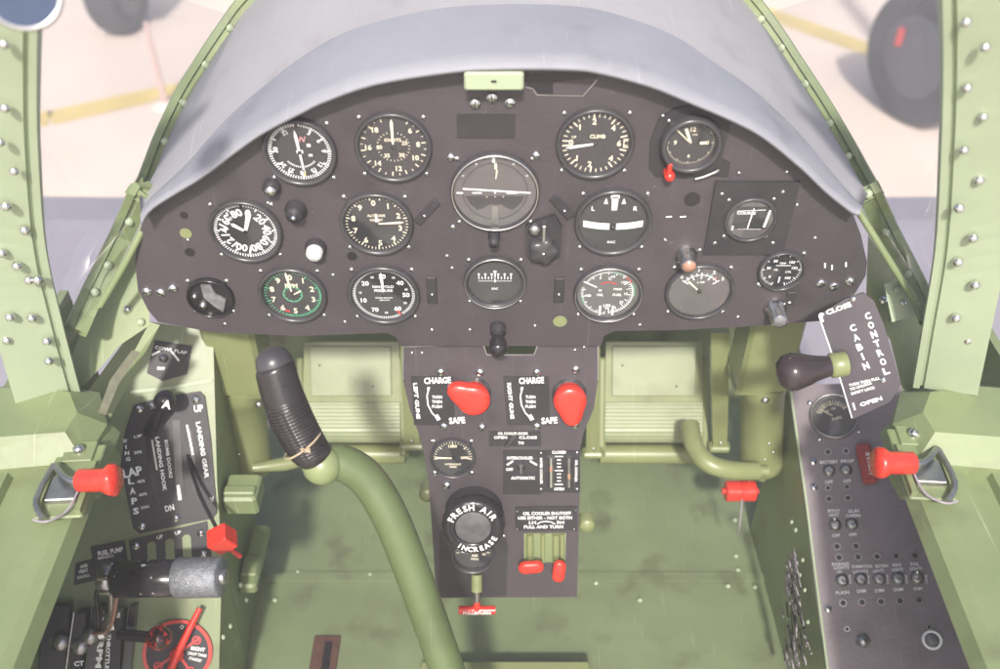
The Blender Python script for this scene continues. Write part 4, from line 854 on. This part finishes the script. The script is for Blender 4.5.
# cowl flap placard
M = LCON.mat(167, 359); Mi = M.inverted()
def placard(poly, lab, name='placard', cat='placard', z=.0025, m=BLACK2, plane=LCON, group='black lettered plates on the left console'):
    cx = sum(p[0] for p in poly) / len(poly); cy = sum(p[1] for p in poly) / len(poly); M = plane.mat(cx, cy); o = plane.uv(cx, cy)
    t = thing(name, lab, cat, M, group); mb = MB(); mb.prism(m, [plane.uv(*p) - o for p in poly], 0, z); mb.build('plate', t); return t, M.inverted()
t, Mi = placard([(155, 340), (192, 346), (187, 374), (163, 381), (147, 373)], 'black five sided plate lettered COWL FLAP at the top of the left console')
mb = MB(); ptext(mb, WHITE, LCON, (155, 347), (187, 353), 'COWL FLAP', 3.4, .003, Mi); ptext(mb, WHITE, LCON, (157, 368), (165, 369), 'OFF', 3.5, .003, Mi); pline(mb, WHITE, LCON, [(152, 355), (160, 351)], 2, Mi, .003); pline(mb, WHITE, LCON, [(172, 352), (179, 361)], 2, Mi, .003); mb.build('lettering', t)
mb = MB(); mb.lathe(STEEL, [(.006, .0025), (.006, .006), (.0035, .010), (0, .011)], Mi @ LCON.mat(164, 358), n=16, cap=False); mb.build('toggle', t)
# lever quadrant plate
t, Mi = placard([(134, 405), (158, 398), (200, 391), (205, 396), (211, 440), (217, 512), (213, 518), (140, 533), (134, 528), (121, 466), (126, 430)], 'black lever quadrant plate lettered WING FLAPS and LANDING GEAR', 'lever_quadrant', 'quadrant', z=.004)
mb = MB()
ptext(mb, WHITE, LCON, (194, 409), (203, 408), 'UP', 7, .0045, Mi); ptext(mb, WHITE, LCON, (198, 422), (207, 478), 'LANDING GEAR', 4.5, .0045, Mi)
ptext(mb, WHITE, LCON, (165, 509), (174, 507), 'DN', 6, .0045, Mi); ptext(mb, WHITE, LCON, (157, 437), (165, 491), 'LANDING HOOK', 4, .0045, Mi); ptext(mb, WHITE, LCON, (166, 440), (171, 478), 'BOMB DOORS', 3.4, .0045, Mi)
stack(mb, WHITE, LCON, (125, 441), (128, 459), 'WING', 4.5, 4, Mi, 6, .0045); stack(mb, WHITE, LCON, (131, 481), (136, 511), 'LAPS', 6, 6.5, Mi, 6, .0045)
ptext(mb, WHITE, LCON, (123, 474), (142, 470), 'LAP', 9, .0045, Mi)
for (x, y, s_) in ((138, 437, 'UP'), (138, 453, '30%'), (141, 482, '45%'), (143, 495, '60%'), (145, 508, 'DOWN')): ptext(mb, WHITE, LCON, (x - 4, y), (x + 4, y - 1.5), s_, 3, .0045, Mi)
ptext(mb, WHITE, LCON, (210, 500), (214, 499), 'V', 5, .0045, Mi)
mb.build('lettering', t)
mb = MB()
for (pts, w) in (([(147, 432), (156, 505)], 5), ([(176, 420), (180, 500)], 7), ([(190, 430), (196, 492)], 4)): pline(mb, DARK, LCON, pts, w, Mi, .0043)
pline(mb, STEEL, LCON, [(152, 440), (157, 470)], 1.6, Mi, .005); pline(mb, STEEL, LCON, [(187, 425), (193, 455)], 1.6, Mi, .005); pline(mb, STEEL, LCON, [(178, 485), (180, 500)], 3, Mi, .005)
mb.build('slots', t)
screws(t, Mi, LCON, [(140, 409), (196, 399), (142, 526), (176, 518), (153, 406)], 4.2, off=.004)
# ball lever
M = LCON.mat(152, 440); Mi = M.inverted(); t = thing('flap_lever', 'black ball ended lever marked A at the top of the quadrant', 'lever', M)
b = Mi @ LCON.hit(165, 401, .05); mb = MB(); mb.tube(DARK, [Mi @ LCON.hit(150, 432, .002), b], [.009, .006], n=14); mb.build('arm', t)
mb = MB(); mb.lathe(DARK, [(.0145 * math.sin(math.pi * i / 12), -.0145 * math.cos(math.pi * i / 12)) for i in range(13)], Matrix.Translation(b), n=24, cap=False); mb.build('ball', t)
mb = MB(); e = (Mi @ CO - b).normalized(); xa = (Vector((1, 0, 0)) - e * e.x).normalized(); A4 = Matrix((xa, e.cross(xa), e)).transposed().to_4x4(); A4.translation = b + e * .0150 + A4.to_3x3() @ Vector((.003, -.004, 0))
mb.text(WHITE, 'A', .015, A4); mb.build('lettering', t)
# landing gear lever with red cube
M = LCON.mat(192, 462); Mi = M.inverted(); t = thing('gear_lever', 'red cube handle on a thin black rod beside the left console', 'lever', M)
tip = Mi @ LCON.hit(222, 539, .06)
mb = MB(); mb.tube(DARK, smooth_path([Mi @ LCON.hit(188, 455, .004), Mi @ LCON.hit(198, 490, .03), Mi @ LCON.hit(216, 527, .058)], 5), .0026, n=10); mb.build('rod', t)
Mc = Matrix.Translation(tip) @ (Mi.to_3x3() @ Matrix.Rotation(R_(14), 3, 'X') @ Matrix.Rotation(R_(-24), 3, 'Y') @ Matrix.Rotation(R_(15), 3, 'Z')).to_4x4()
mb = MB(); mb.box(RED, (0, 0, 0), (.029, .027, .029), Mc, bev=.0018); mb.build('handle', t)
mb = MB(); mb.tube(RED, [tip + Vector((.012, -.012, -.005)), tip + Vector((.028, -.022, -.01))], .0032, n=10); mb.build('pin', t)
# slotted plate, fuel pump plate, air heater plate
t, Mi = placard([(129, 540), (207, 521), (212, 560), (206, 575), (134, 580)], 'black plate with three green slots above the throttle grip')
mb = MB()
for (x, y) in ((152, 556), (170, 553), (187, 549)):
    q = [(x - 4.5, y - 12), (x - 2, y - 14.5), (x + 2, y - 15), (x + 4, y - 12.5), (x + 6, y + 16), (x - 3, y + 18)]; o = LCON.uv(sum(p[0] for p in [(129, 540), (207, 521), (212, 560), (206, 575), (134, 580)]) / 5, sum(p[1] for p in [(129, 540), (207, 521), (212, 560), (206, 575), (134, 580)]) / 5)
    mb.prism(GREEN, [LCON.uv(*p) - o for p in q], .0024, .0029)
mb.build('slots', t); mb = MB(); ptext(mb, WHITE, LCON, (157, 538), (163, 536), 'UP', 3.5, .003, Mi); ptext(mb, WHITE, LCON, (175, 533.5), (181, 532), 'UP', 3.5, .003, Mi); mb.build('lettering', t)
screws(t, Mi, LCON, [(136, 546), (201, 533), (203, 554)], 4, off=.0025)
t, Mi = placard([(91, 547), (125, 540), (131, 583), (98, 592)], 'black plate lettered FUEL PUMP left of the slotted plate')
mb = MB(); ptext(mb, WHITE, LCON, (98, 554), (123, 549), 'FUEL PUMP', 5, .003, Mi); ptext(mb, WHITE, LCON, (98, 558.5), (114, 555.5), 'EMERGENCY', 2.4, .003, Mi); ptext(mb, WHITE, LCON, (104, 577), (113, 575), 'OFF', 3, .003, Mi); mb.build('lettering', t)
mb = MB(); mb.lathe(OLIVE, [(.007, .0025), (.007, .006), (0, .007)], Mi @ LCON.mat(110, 566), n=18, cap=False); mb.build('button', t)
t, Mi = placard([(76, 563), (92, 559), (96, 580), (74, 585)], 'small black plate lettered AIR HEATER beside the left sill', z=.002)
mb = MB(); ptext(mb, WHITE, LCON, (80, 567), (88, 565), 'AIR', 3.5, .0025, Mi); ptext(mb, WHITE, LCON, (79, 572), (88, 570), 'HEAT', 3.5, .0025, Mi); ptext(mb, WHITE, LCON, (77, 578), (90, 575), 'CONTROL', 3, .0025, Mi); mb.build('lettering', t)
# throttle with twist grip
A = LCON.hit(118, 579, .095); B = LCON.hit(222, 577, .13); M = LCON.mat(95, 640); Mi = M.inverted(); dpt = (A - CO).dot(FW); 
t = thing('throttle', 'thick black throttle grip with a knurled silver end', 'throttle', M)
k = 1 * (A - CO).dot(FW) / FPX; k2 = (B - CO).dot(FW) / FPX; ax = B - A; rot_ = ax.to_track_quat('Z', 'Y').to_matrix().to_4x4(); L = ax.length; BM = Mi @ Matrix.Translation(A) @ rot_
SPK = mat('chipped black', (.02, .018, .02), .2, var=.3, wear=(.75, .75, .75), wear_t=.60, wear_s=55)
mb = MB(); r = 18.5 * k; mb.lathe(SPK, [(r * .75, -.004), (r, 0), (r, L * .58), (r * .98, L * .585)], BM, n=36); mb.build('twist_grip', t)
mb = MB(); mb.lathe(ALU, [(r * 1.02, L * .57), (r * 1.07, L * .58), (r * 1.06, L * .985), (r * .98, L), (0, L)], BM, n=60, cap=False, wob=lambda a, q: 1 + .01 * math.cos(30 * a)); mb.build('knurled_end', t)
mb = MB(); mb.lathe(STEEL, [(r * .4, L), (r * .4, L + .006), (0, L + .006)], BM, n=20, cap=False); mb.build('end_button', t)
mb = MB(); mb.lathe(STEEL, [(r * .7, -.022), (r * .8, -.018), (r * .8, -.006), (r * .6, -.004)], BM, n=20)
for i in range(6): a = i * 1.05; mb.box(CHROME, (r * .8 * math.cos(a), r * .8 * math.sin(a), -.011), (.006, .006, .014), BM, bev=.001)
mb.build('switch_collar', t)
q0 = Mi @ (A - ax.normalized() * .010); q1 = Mi @ LCON.hit(100, 640, .02)
mb = MB(); mb.tube(STEEL, [q0, q0.lerp(q1, .5) + Vector((.01, 0, 0)), q1], [.006, .007, .008], n=12); mb.tube(BRASS, smooth_path([q0 + Vector((.012, -.02, 0)), q0.lerp(q1, .6) + Vector((.012, -.01, .012)), q1 + Vector((-.01, .01, .01))], 4), .0025, n=8); mb.build('arm', t)
mb = MB(); mb.tube(DARK, smooth_path([Mi @ LCON.hit(107, 582, .07), Mi @ LCON.hit(97, 592, .06), Mi @ LCON.hit(98, 612, .05), Mi @ LCON.hit(101, 640, .03)], 5), .003, n=10); mb.tube(BRASS, [Mi @ LCON.hit(103, 583, .075), Mi @ LCON.hit(111, 579, .075)], .0036, n=10); mb.build('cable', t)
# quadrant housing
M = LCON.mat(90, 650); Mi = M.inverted(); t = thing('throttle_quadrant', 'dark slotted throttle quadrant at the lower left', 'quadrant', M)
mb = MB()
for i, (x, w) in enumerate(((52, 26), (76, 12), (93, 14), (112, 14), (126, 8))):
    q = [(x - w / 2 + 10, 603 + (i % 2) * 5), (x + w / 2 + 9, 602 + (i % 2) * 5), (x + w / 2 - 2, 720), (x - w / 2 - 1, 720)]
    o = LCON.uv(90, 650); mb.prism(DARK if i % 2 == 0 else BLACK2, [LCON.uv(*p) - o for p in q], .0, .020 + .006 * (i % 2))
mb.build('housing', t)
mb = MB()
for (x, y) in ((66, 636), (95, 630), (85, 640)): mb.lathe(STEEL, [(.011, .02), (.011, .030), (.006, .034), (0, .035)], Mi @ LCON.mat(x, y), n=22, cap=False)
for (x0, y0, x1, y1) in ((74, 612, 66, 669), (104, 610, 100, 660), (122, 612, 118, 669)): mb.tube(STEEL, [Mi @ LCON.hit(x0, y0, .024), Mi @ LCON.hit(x1, y1, .024)], .0018, n=8)
for (x, y) in ((118, 618), (108, 626), (124, 606), (112, 611)): mb.box(CHROME, (0, 0, .032), (.009, .009, .016), Mi @ LCON.mat(x, y, 0, random.uniform(0, 60)), bev=.001)
mb.build('linkage', t)
mb = MB(); ptext(mb, WHITE, LCON, (101, 640), (98, 668), 'RPM', 6, .0275, Mi); ptext(mb, WHITE, LCON, (109, 634), (107, 669), 'THROTTLE', 4, .0275, Mi); ptext(mb, WHITE, LCON, (74, 664), (84, 663), 'CT', 5, .0275, Mi); mb.build('lettering', t)
# prop lever with speckled ball
M = LCON.mat(125, 640); Mi = M.inverted(); t = thing('mixture_lever', 'black and red ball knob on a black arm over the tank selector', 'lever', M)
b = Mi @ LCON.hit(159, 638, .055); mb = MB(); mb.tube(DARK, [Mi @ LCON.hit(118, 634, .045), Mi @ LCON.hit(148, 637, .052)], .0075, n=16); mb.build('arm', t)
mb = MB(); mb.lathe(mat('chipped red ball', (.03, .01, .01), .18, var=.3, wear=(.6, .03, .02), wear_t=.52, wear_s=60, coat=.3), [(.0165 * math.sin(math.pi * i / 14), -.0165 * math.cos(math.pi * i / 14)) for i in range(15)], Matrix.Translation(b), n=28, cap=False); mb.build('ball', t)
# tank selector
M = LCON.mat(178, 652); Mi = M.inverted(); k = LCON.px(178, 652, 1); t = thing('tank_selector', 'black disc with a red rim lettered RIGHT DROP TANK and a red handle', 'selector', M)
mb = MB(); mb.lathe(BLACK2, [(33 * k, 0), (33 * k, .004)], n=48); mb.ring(RED, 30 * k, 33.5 * k, .0046); mb.build('dial_plate', t)
mb = MB(); 
for a in (45, 135, 225): mb.bar(REDM, P2(4 * k, a), P2(26 * k, a), 2.6 * k, .0048); mb.ring(REDM, 3 * k, 4.4 * k, .0049, T(*P2(22 * k, a)))
ptext(mb, WHITE, LCON, (191, 648), (205, 650), 'RIGHT', 4, .005, Mi); ptext(mb, WHITE, LCON, (188, 653), (207, 656), 'DROP TANK', 3, .005, Mi); ptext(mb, WHITE, LCON, (189, 658), (202, 661), 'STANDBY', 3, .005, Mi); ptext(mb, WHITE, LCON, (180, 627), (184, 627), 'O', 4, .005, Mi)
mb.build('lettering', t)
mb = MB(); mb.tube(RED, [Mi @ LCON.hit(200, 608, .016), Mi @ LCON.hit(180, 648, .02), Mi @ LCON.hit(166, 680, .02)], [.004, .0052, .0058], n=12); mb.lathe(RED, [(.009, .004), (.009, .016), (0, .018)], n=18, cap=False); mb.build('handle', t)

# ------------------------------------------------------------------ right console
RM = RCON.mat(); RI = RM.inverted()
rc = thing('right_console', 'grey switch console with a green side along the right wall', 'console', RM)
q = [(791, 386), (808, 505), (820, 600), (829, 669), (838, 740), (1120, 740), (1060, 600), (960, 420), (910, 380)]
mb = MB(); mb.prism(RCP, ppoly(RCON, q), -.006, 0); mb.build('switch_panel', rc)
e = [RCON.hit(x, y, -.002) for x, y in q[:5]]
mb = MB(); mb.grid(GREEN, [[p + Vector((-.0045, 0, -.001)) for p in e], [Vector((p.x - .0045, p.y, 0)) for p in e]], RI, smooth=False); mb.build('side_panel', rc)
mb = MB(); mb.tube(GREENL, e, .0022, RI @ Matrix.Translation((-.002, 0, .001)), n=8); mb.build('edge_strip', rc)
mb = MB()
for x, y, r in [(828, 488, 2), (847, 487, 2), (829, 499, 2.4), (848, 498, 2.4)] + [(837 + i * 19, 546.5 - i * .4, 2.6) for i in range(2)] + [(839 + i * 19, 557.5 - i * .5, 2.6) for i in range(5)] + [(843 + i * 19, 603 - i * .7, 2.7) for i in range(5)] + [(828, 452, 2.4), (846, 451, 2.2), (847, 629, 1.8), (929, 627, 1.8)]:
    k = RCON.px(x, y, 1); mb.ring(DIAL, 0, r * k, .0005, RI @ RCON.mat(x, y), n=16); mb.ring(STEEL, r * k, (r + 1.0) * k, .0007, RI @ RCON.mat(x, y), n=16)
mb.build('holes', rc)
mb = MB()
for a, b, y, s_ in ((820, 838, 462, 'BATTERY'), (841, 854, 461, 'PROP'), (825, 833, 482, 'OFF'), (843, 851, 481, 'OFF'), (828, 840, 511, 'PITOT'), (829, 839, 515, 'HEAT'), (848, 859, 511, 'GUN'), (846, 861, 515.5, 'CAMERA'), (832, 840, 535.5, 'OFF'), (849, 857, 534.5, 'OFF'),
                   (832, 849, 564, 'RUNNING'), (834, 849, 567.5, 'LIGHTS'), (852, 872, 566.5, 'FORMATION'), (853, 868, 571.5, 'LIGHTS'), (875, 888, 566, 'SECTION'), (873, 884, 571, 'LIGHTS'), (892, 901, 565, 'WING'), (892, 903, 569.5, 'LIGHTS'), (910, 919, 564, 'TAIL'), (910, 922, 568.5, 'LIGHTS'), (836, 849, 592.5, 'FLASH'), (857, 866, 591, 'DIM'), (875, 884, 590.5, 'DIM'), (894, 903, 589.5, 'DIM'), (914, 922, 588.5, 'DIM'), (837, 842, 572, 'ON')):
    ptext(mb, WHITE, RCON, (a, y + .3), (b, y - .3), s_, 3.3, .0012, RI)
for x in (849.5, 868, 887, 906, 926): ptext(mb, WHITE, RCON, (x, 575), (x + .7, 584), 'BRIGHT', 2.2, .0012, RI)
mb.build('lettering', rc)
screws(rc, RI, RCON, [(813, 462), (828, 609), (814, 487), (884, 450)], 4)
_sw = None
def switch(x, y, lab, lean=-1):
    global _sw
    M = RCON.mat(x, y); k = RCON.px(x, y, 1); t = thing('toggle_switch', lab, 'switch', M, 'toggle switches on the right console')
    if _sw is None:
        mb = MB(); mb.lathe(STEEL, [(6.2 * k, 0), (6.2 * k, .0015), (4.6 * k, .0025), (4.6 * k, .005), (2.8 * k, .0055)], n=6 * 4); a = mb.build('collar', t)
        mb = MB(); mb.tube(CHROME, [(0, 0, .004), (0, -.006, .018)], [.0016, .0028], n=12); mb.lathe(CHROME, [(.0028, 0), (.002, .002), (0, .0028)], Matrix.Translation((0, -.006, .018)) @ Matrix.Rotation(R_(18), 4, 'X'), n=12, cap=False); b = mb.build('toggle', t)
        _sw = (a, b)
    else: dup(_sw[0], t, I4); dup(_sw[1], t, RZ(180 if lean > 0 else random.uniform(-15, 15)))
for a in ((829, 471, 'toggle switch under the word BATTERY'), (846, 470, 'toggle switch under the word PROP'), (835, 525, 'toggle switch under the words PITOT HEAT', 1), (851.5, 524, 'toggle switch under the words GUN CAMERA'), (842, 580, 'toggle switch over the word FLASH'), (861, 579, 'toggle switch under the words FORMATION LIGHTS'), (879.5, 579, 'toggle switch under the words SECTION LIGHTS'), (898, 578.5, 'toggle switch under the words WING LIGHTS'), (917, 578, 'toggle switch under the words TAIL LIGHTS', 1)): switch(*a)
knobthing('push_button', 863, 641, 'plain dark push button low on the right console', 'button', [('collar', OLDM, [(7, 0), (7, 3), (5, 4)]), ('cap', STEEL, [(5, 3), (4, 5), (0, 5.5)])], plane=RCON)
knobthing('push_button', 932, 640, 'push button with a white ring low on the right console', 'button', [('ring', WHITE, [(9.5, 0), (9.5, 2.5), (7, 2.5), (7, .5)]), ('cap', OLDM, [(6.5, .5), (5, 3), (0, 3.5)])], plane=RCON)
# starter guard
M = RCON.mat(866, 465, 0, -4); k = RCON.px(866, 465, 1); t = thing('switch_guard', 'dark red switch cover lettered START on the right console', 'switch cover', M)
mb = MB(); mb.box(REDD, (0, 0, .008), (14 * k, 40 * k, .016), bev=.003); mb.build('cover', t)
mb = MB(); mb.text(WHITE, 'START', 1, T(2 * k, -2 * k, .0164) @ RZ(-92), width=24 * k, height=3.4 * k); mb.build('lettering', t)
# console gauge
gauge(834, 417, 46, 'pale faced ammeter on the right console half behind the cabin control', lambda D: (D.arc(CREAM, -60, 60, .60, .64), D.ticks(CREAM, -60, 60, 12, .66, .80, .04, 3), D.num(CREAM, '100', 10, .40, .12), D.num(CREAM, '50', -35, .40, .12), D.txt(CREAM, 'AMPS', .1, -.1, .14)), [(-48, 0, .72, .08, CREAM)], plane=RCON, face=DIALG, group=None, bez=STEEL, thin=.08)
# cabin control quadrant
CE = at(858, 356, 1.05); nn = (CO - CE).normalized(); nn = (nn + Vector((-.10, -.25, .05))).normalized()
CAB = Plane(CE, Vector((1, 0, 0)) - nn * nn.x, nn.cross(Vector((1, 0, 0)) - nn * nn.x))
M = CAB.mat(); Mi = M.inverted(); t = thing('cabin_control', 'dark curved quadrant lettered CABIN CONTROL with a black handle', 'control', M)
mb = MB(); mb.prism(mat('dark plum paint', (.038, .029, .036), .34, var=.12, scale=20), ppoly(CAB, [(819, 315), (845, 299), (863, 293), (874, 301), (884, 325), (892, 352), (901, 385), (890, 402), (853, 419), (836, 365)]), -.03, 0); mb.build('housing', t)
mb = MB(); pline(mb, WHITE, CAB, [(819, 316), (836, 365), (852, 418)], 1, Mi, .0006); mb.build('worn_edge', t)
mb = MB(); ptext(mb, WHITE, CAB, (826, 313), (851, 304), 'CLOSE', 5, .001, Mi); ptext(mb, WHITE, CAB, (860, 405), (882, 398), 'OPEN', 4, .001, Mi)
stack(mb, WHITE, CAB, (853, 328), (866, 366), 'CABIN', 6, 7, Mi, 20, .001); stack(mb, WHITE, CAB, (868, 316), (886, 371), 'CONTROL', 6, 7, Mi, 20, .001)
for i, s_ in enumerate(('TURN THEN PULL', 'TO UNLOCK', 'SAFETY LOCK')): x0 = 849 + i * 1; ptext(mb, WHITE, CAB, (x0, 385.5 + i * 4.2), (x0 + (31, 22, 24)[i], 378 + i * 4.6), s_, 2.8, .001, Mi)
pline(mb, WHITE, CAB, [(823, 322), (821, 314)], 1.6, Mi, .001); pline(mb, WHITE, CAB, [(819, 316), (821, 313), (824, 315)], 1.4, Mi, .001); pline(mb, WHITE, CAB, [(853, 403), (855, 410)], 1.6, Mi, .001); mb.build('lettering', t)
screws(t, Mi, CAB, [(883, 380), (853, 299)], 3.4)
h0 = Mi @ CAB.hit(842, 364, .012); h1 = Mi @ CAB.hit(786, 373, .035); hd = h1 - h0; Mh = Matrix.Translation(h0) @ hd.to_track_quat('Z', 'Y').to_matrix().to_4x4(); L = hd.length
mb = MB(); mb.lathe(OLIVE, [(.0135, -.004), (.014, 0), (.014, .012), (.0115, .014)], Mh, n=24); mb.build('collar', t)
mb = MB(); mb.lathe(mat('brown bakelite', (.035, .026, .028), .16, var=.3), [(.011, .012), (.0125, .02), (.014, L * .45), (.019, L * .7), (.0215, L * .88), (.020, L * 1.02), (.013, L * 1.13), (0, L * 1.17)], Mh, n=32, cap=False); mb.build('handle', t)
# bundle of cut wires on the inner wall
WP = Plane((.442, .8, 0), (0, 1, 0), (0, 0, 1)); 
class XP:
    pass
def wallhit(x, y, X): r = ray(x, y); return CO + r * (X / r.x)
p0 = wallhit(800, 620, .44); t = thing('wire_bundle', 'ragged bundle of grey wires on the green side of the right console', 'wires', Matrix.Translation(p0)); inv = t.matrix_world.inverted()
random.seed(3); mb = MB()
outline = lambda y: (788 + (y - 545) * .02 - 9 * min(1, (y - 540) / 60), 794 + (y - 545) * .13)
for i in range(70):
    y = random.uniform(545, 655); a, b = outline(y); x = random.uniform(a, b); q = [wallhit(x, y, .437 - random.uniform(0, .006))]; ln = random.uniform(12, 26)
    for j in range(4): x += random.uniform(.2, 1.6); y += ln / 4; q.append(wallhit(x, y, .436 - random.uniform(0, .010)))
    mb.tube(WIRE if i % 3 else DARK, smooth_path(q, 3), random.uniform(.0008, .0014), inv, n=6)
mb.build('wires', t)
screws_ = [wallhit(x, y, .4445) for x, y in ((792, 522), (796, 530), (803, 560), (800, 575), (805, 590), (808, 622))]
for p in screws_: rivet_on(rc, p, .0035, GREENL, Vector((-1, 0, .3)))

# ------------------------------------------------------------------ side structure under the windscreen
def bracket(lab, pts, d, th, name='side_bracket', m=GREEN, cat='bracket', bits=()):
    P3 = [at(x, y, d_) for (x, y), d_ in zip(pts, d if isinstance(d, (list, tuple)) else [d] * len(pts))]
    c = sum(P3, Vector()) / len(P3); t = thing(name, lab, cat, Matrix.Translation(c)); e = (CO - c).normalized()
    mb = MB(); n = len(P3); vs = [p - c for p in P3] + [p - c - e * th for p in P3]
    mb.add(vs, [tuple(range(n)), tuple(range(n, 2 * n))[::-1]] + [(i, n + i, n + (i + 1) % n, (i + 1) % n) for i in range(n)], m); mb.build('web', t)
    for (x, y, r, mm) in bits: rivet_on(t, at(x, y, (c - CO).dot(FW) - .002), r, mm)
    return t
bracket('green gusset between the left post and the panel end', [(145, 232), (150, 325), (120, 345), (72, 400), (66, 372), (80, 335), (110, 285)], 1.17, .01, bits=[(145, 293, .007, GREENL), (128, 309, .005, CHROME), (141, 322, .005, GREENL)])
bracket('green longeron running down between the left sill and console', [(150, 322), (160, 325), (104, 430), (92, 470), (86, 450), (116, 385)], [1.16, 1.16, 1.14, 1.12, 1.12, 1.14], .03)
bracket('dark folded strap lying in the left side channel', [(132, 350), (140, 352), (118, 385), (106, 415), (98, 413), (110, 380)], 1.11, .006, m=mat('dark webbing', (.10, .10, .065), .8, var=.3, scale=80), name='strap', cat='strap')
bracket('green gusset between the panel end and the right post', [(868, 235), (905, 290), (930, 330), (935, 380), (905, 400), (890, 340), (866, 300)], 1.2, .01, bits=[(877, 232, .006, GREENL), (883, 300, .006, CHROME), (905, 278, .006, GREENL), (893, 320, .004, GREENL)])
bracket('pale green box bracket beside the cabin control', [(884, 284), (908, 278), (918, 300), (916, 316), (892, 322)], 1.14, .03, m=GREENL, bits=[(897, 290, .005, GREENL), (903, 303, .004, CHROME)])
# lower left box and conduit near the floor
def wbox(lab, px, X, size, name, cat, m=GREEN, bits=True):
    p = wallhit(px[0], px[1], X); t = thing(name, lab, cat, Matrix.Translation(p)); mb = MB(); mb.box(m, (size[0] / 2, 0, 0), size, bev=.004); mb.build('housing', t)
    mb = MB(); mb.box(m, (size[0] / 2, -size[1] * .2, size[2] / 2 + .002), (size[0] * .9, size[1] * .3, .006), bev=.002); mb.build('cover', t); return t
wbox('green box on the floor wall below the left brake cylinder', (226, 494), -.395, (.05, .05, .035), 'relay_box', 'box')
wbox('narrow green step beside the left console at the floor', (246, 558), -.40, (.028, .12, .02), 'foot_channel', 'channel')
t = thing('floor_slot', 'rust edged slot in the floor at the bottom of the picture', 'slot', Matrix.Translation(px_on_z(324, 662, .001)))
mb = MB(); mb.box(RUST, (0, 0, .002), (.042, .09, .004), bev=.001); mb.build('plate', t)
mb = MB(); mb.box(DARK, (.004, -.002, .0045), (.012, .07, .002)); mb.build('opening', t)
t = thing('seat_edge', 'thin pale olive strip at the bottom centre edge', 'strip', Matrix.Translation(px_on_z(505, 669, .03)))
mb = MB(); mb.box(OLIVE, (0, -.012, 0), (.26, .035, .03), bev=.003); mb.build('strip', t)
# floor details
random.seed(11)
t = thing('floor_fasteners', 'screw heads along the riveted seam of the green floor', 'screws', Matrix.Translation(px_on_z(500, 580, .0015)))
for (x, y) in [(298, 572), (370, 575), (596, 583), (728, 586), (755, 587), (735, 520), (738, 570), (275, 600), (420, 640), (640, 600), (736, 556)]:
    rivet_on(t, px_on_z(x, y, .002), .0042, GREENL, Vector((0, 0, 1)))
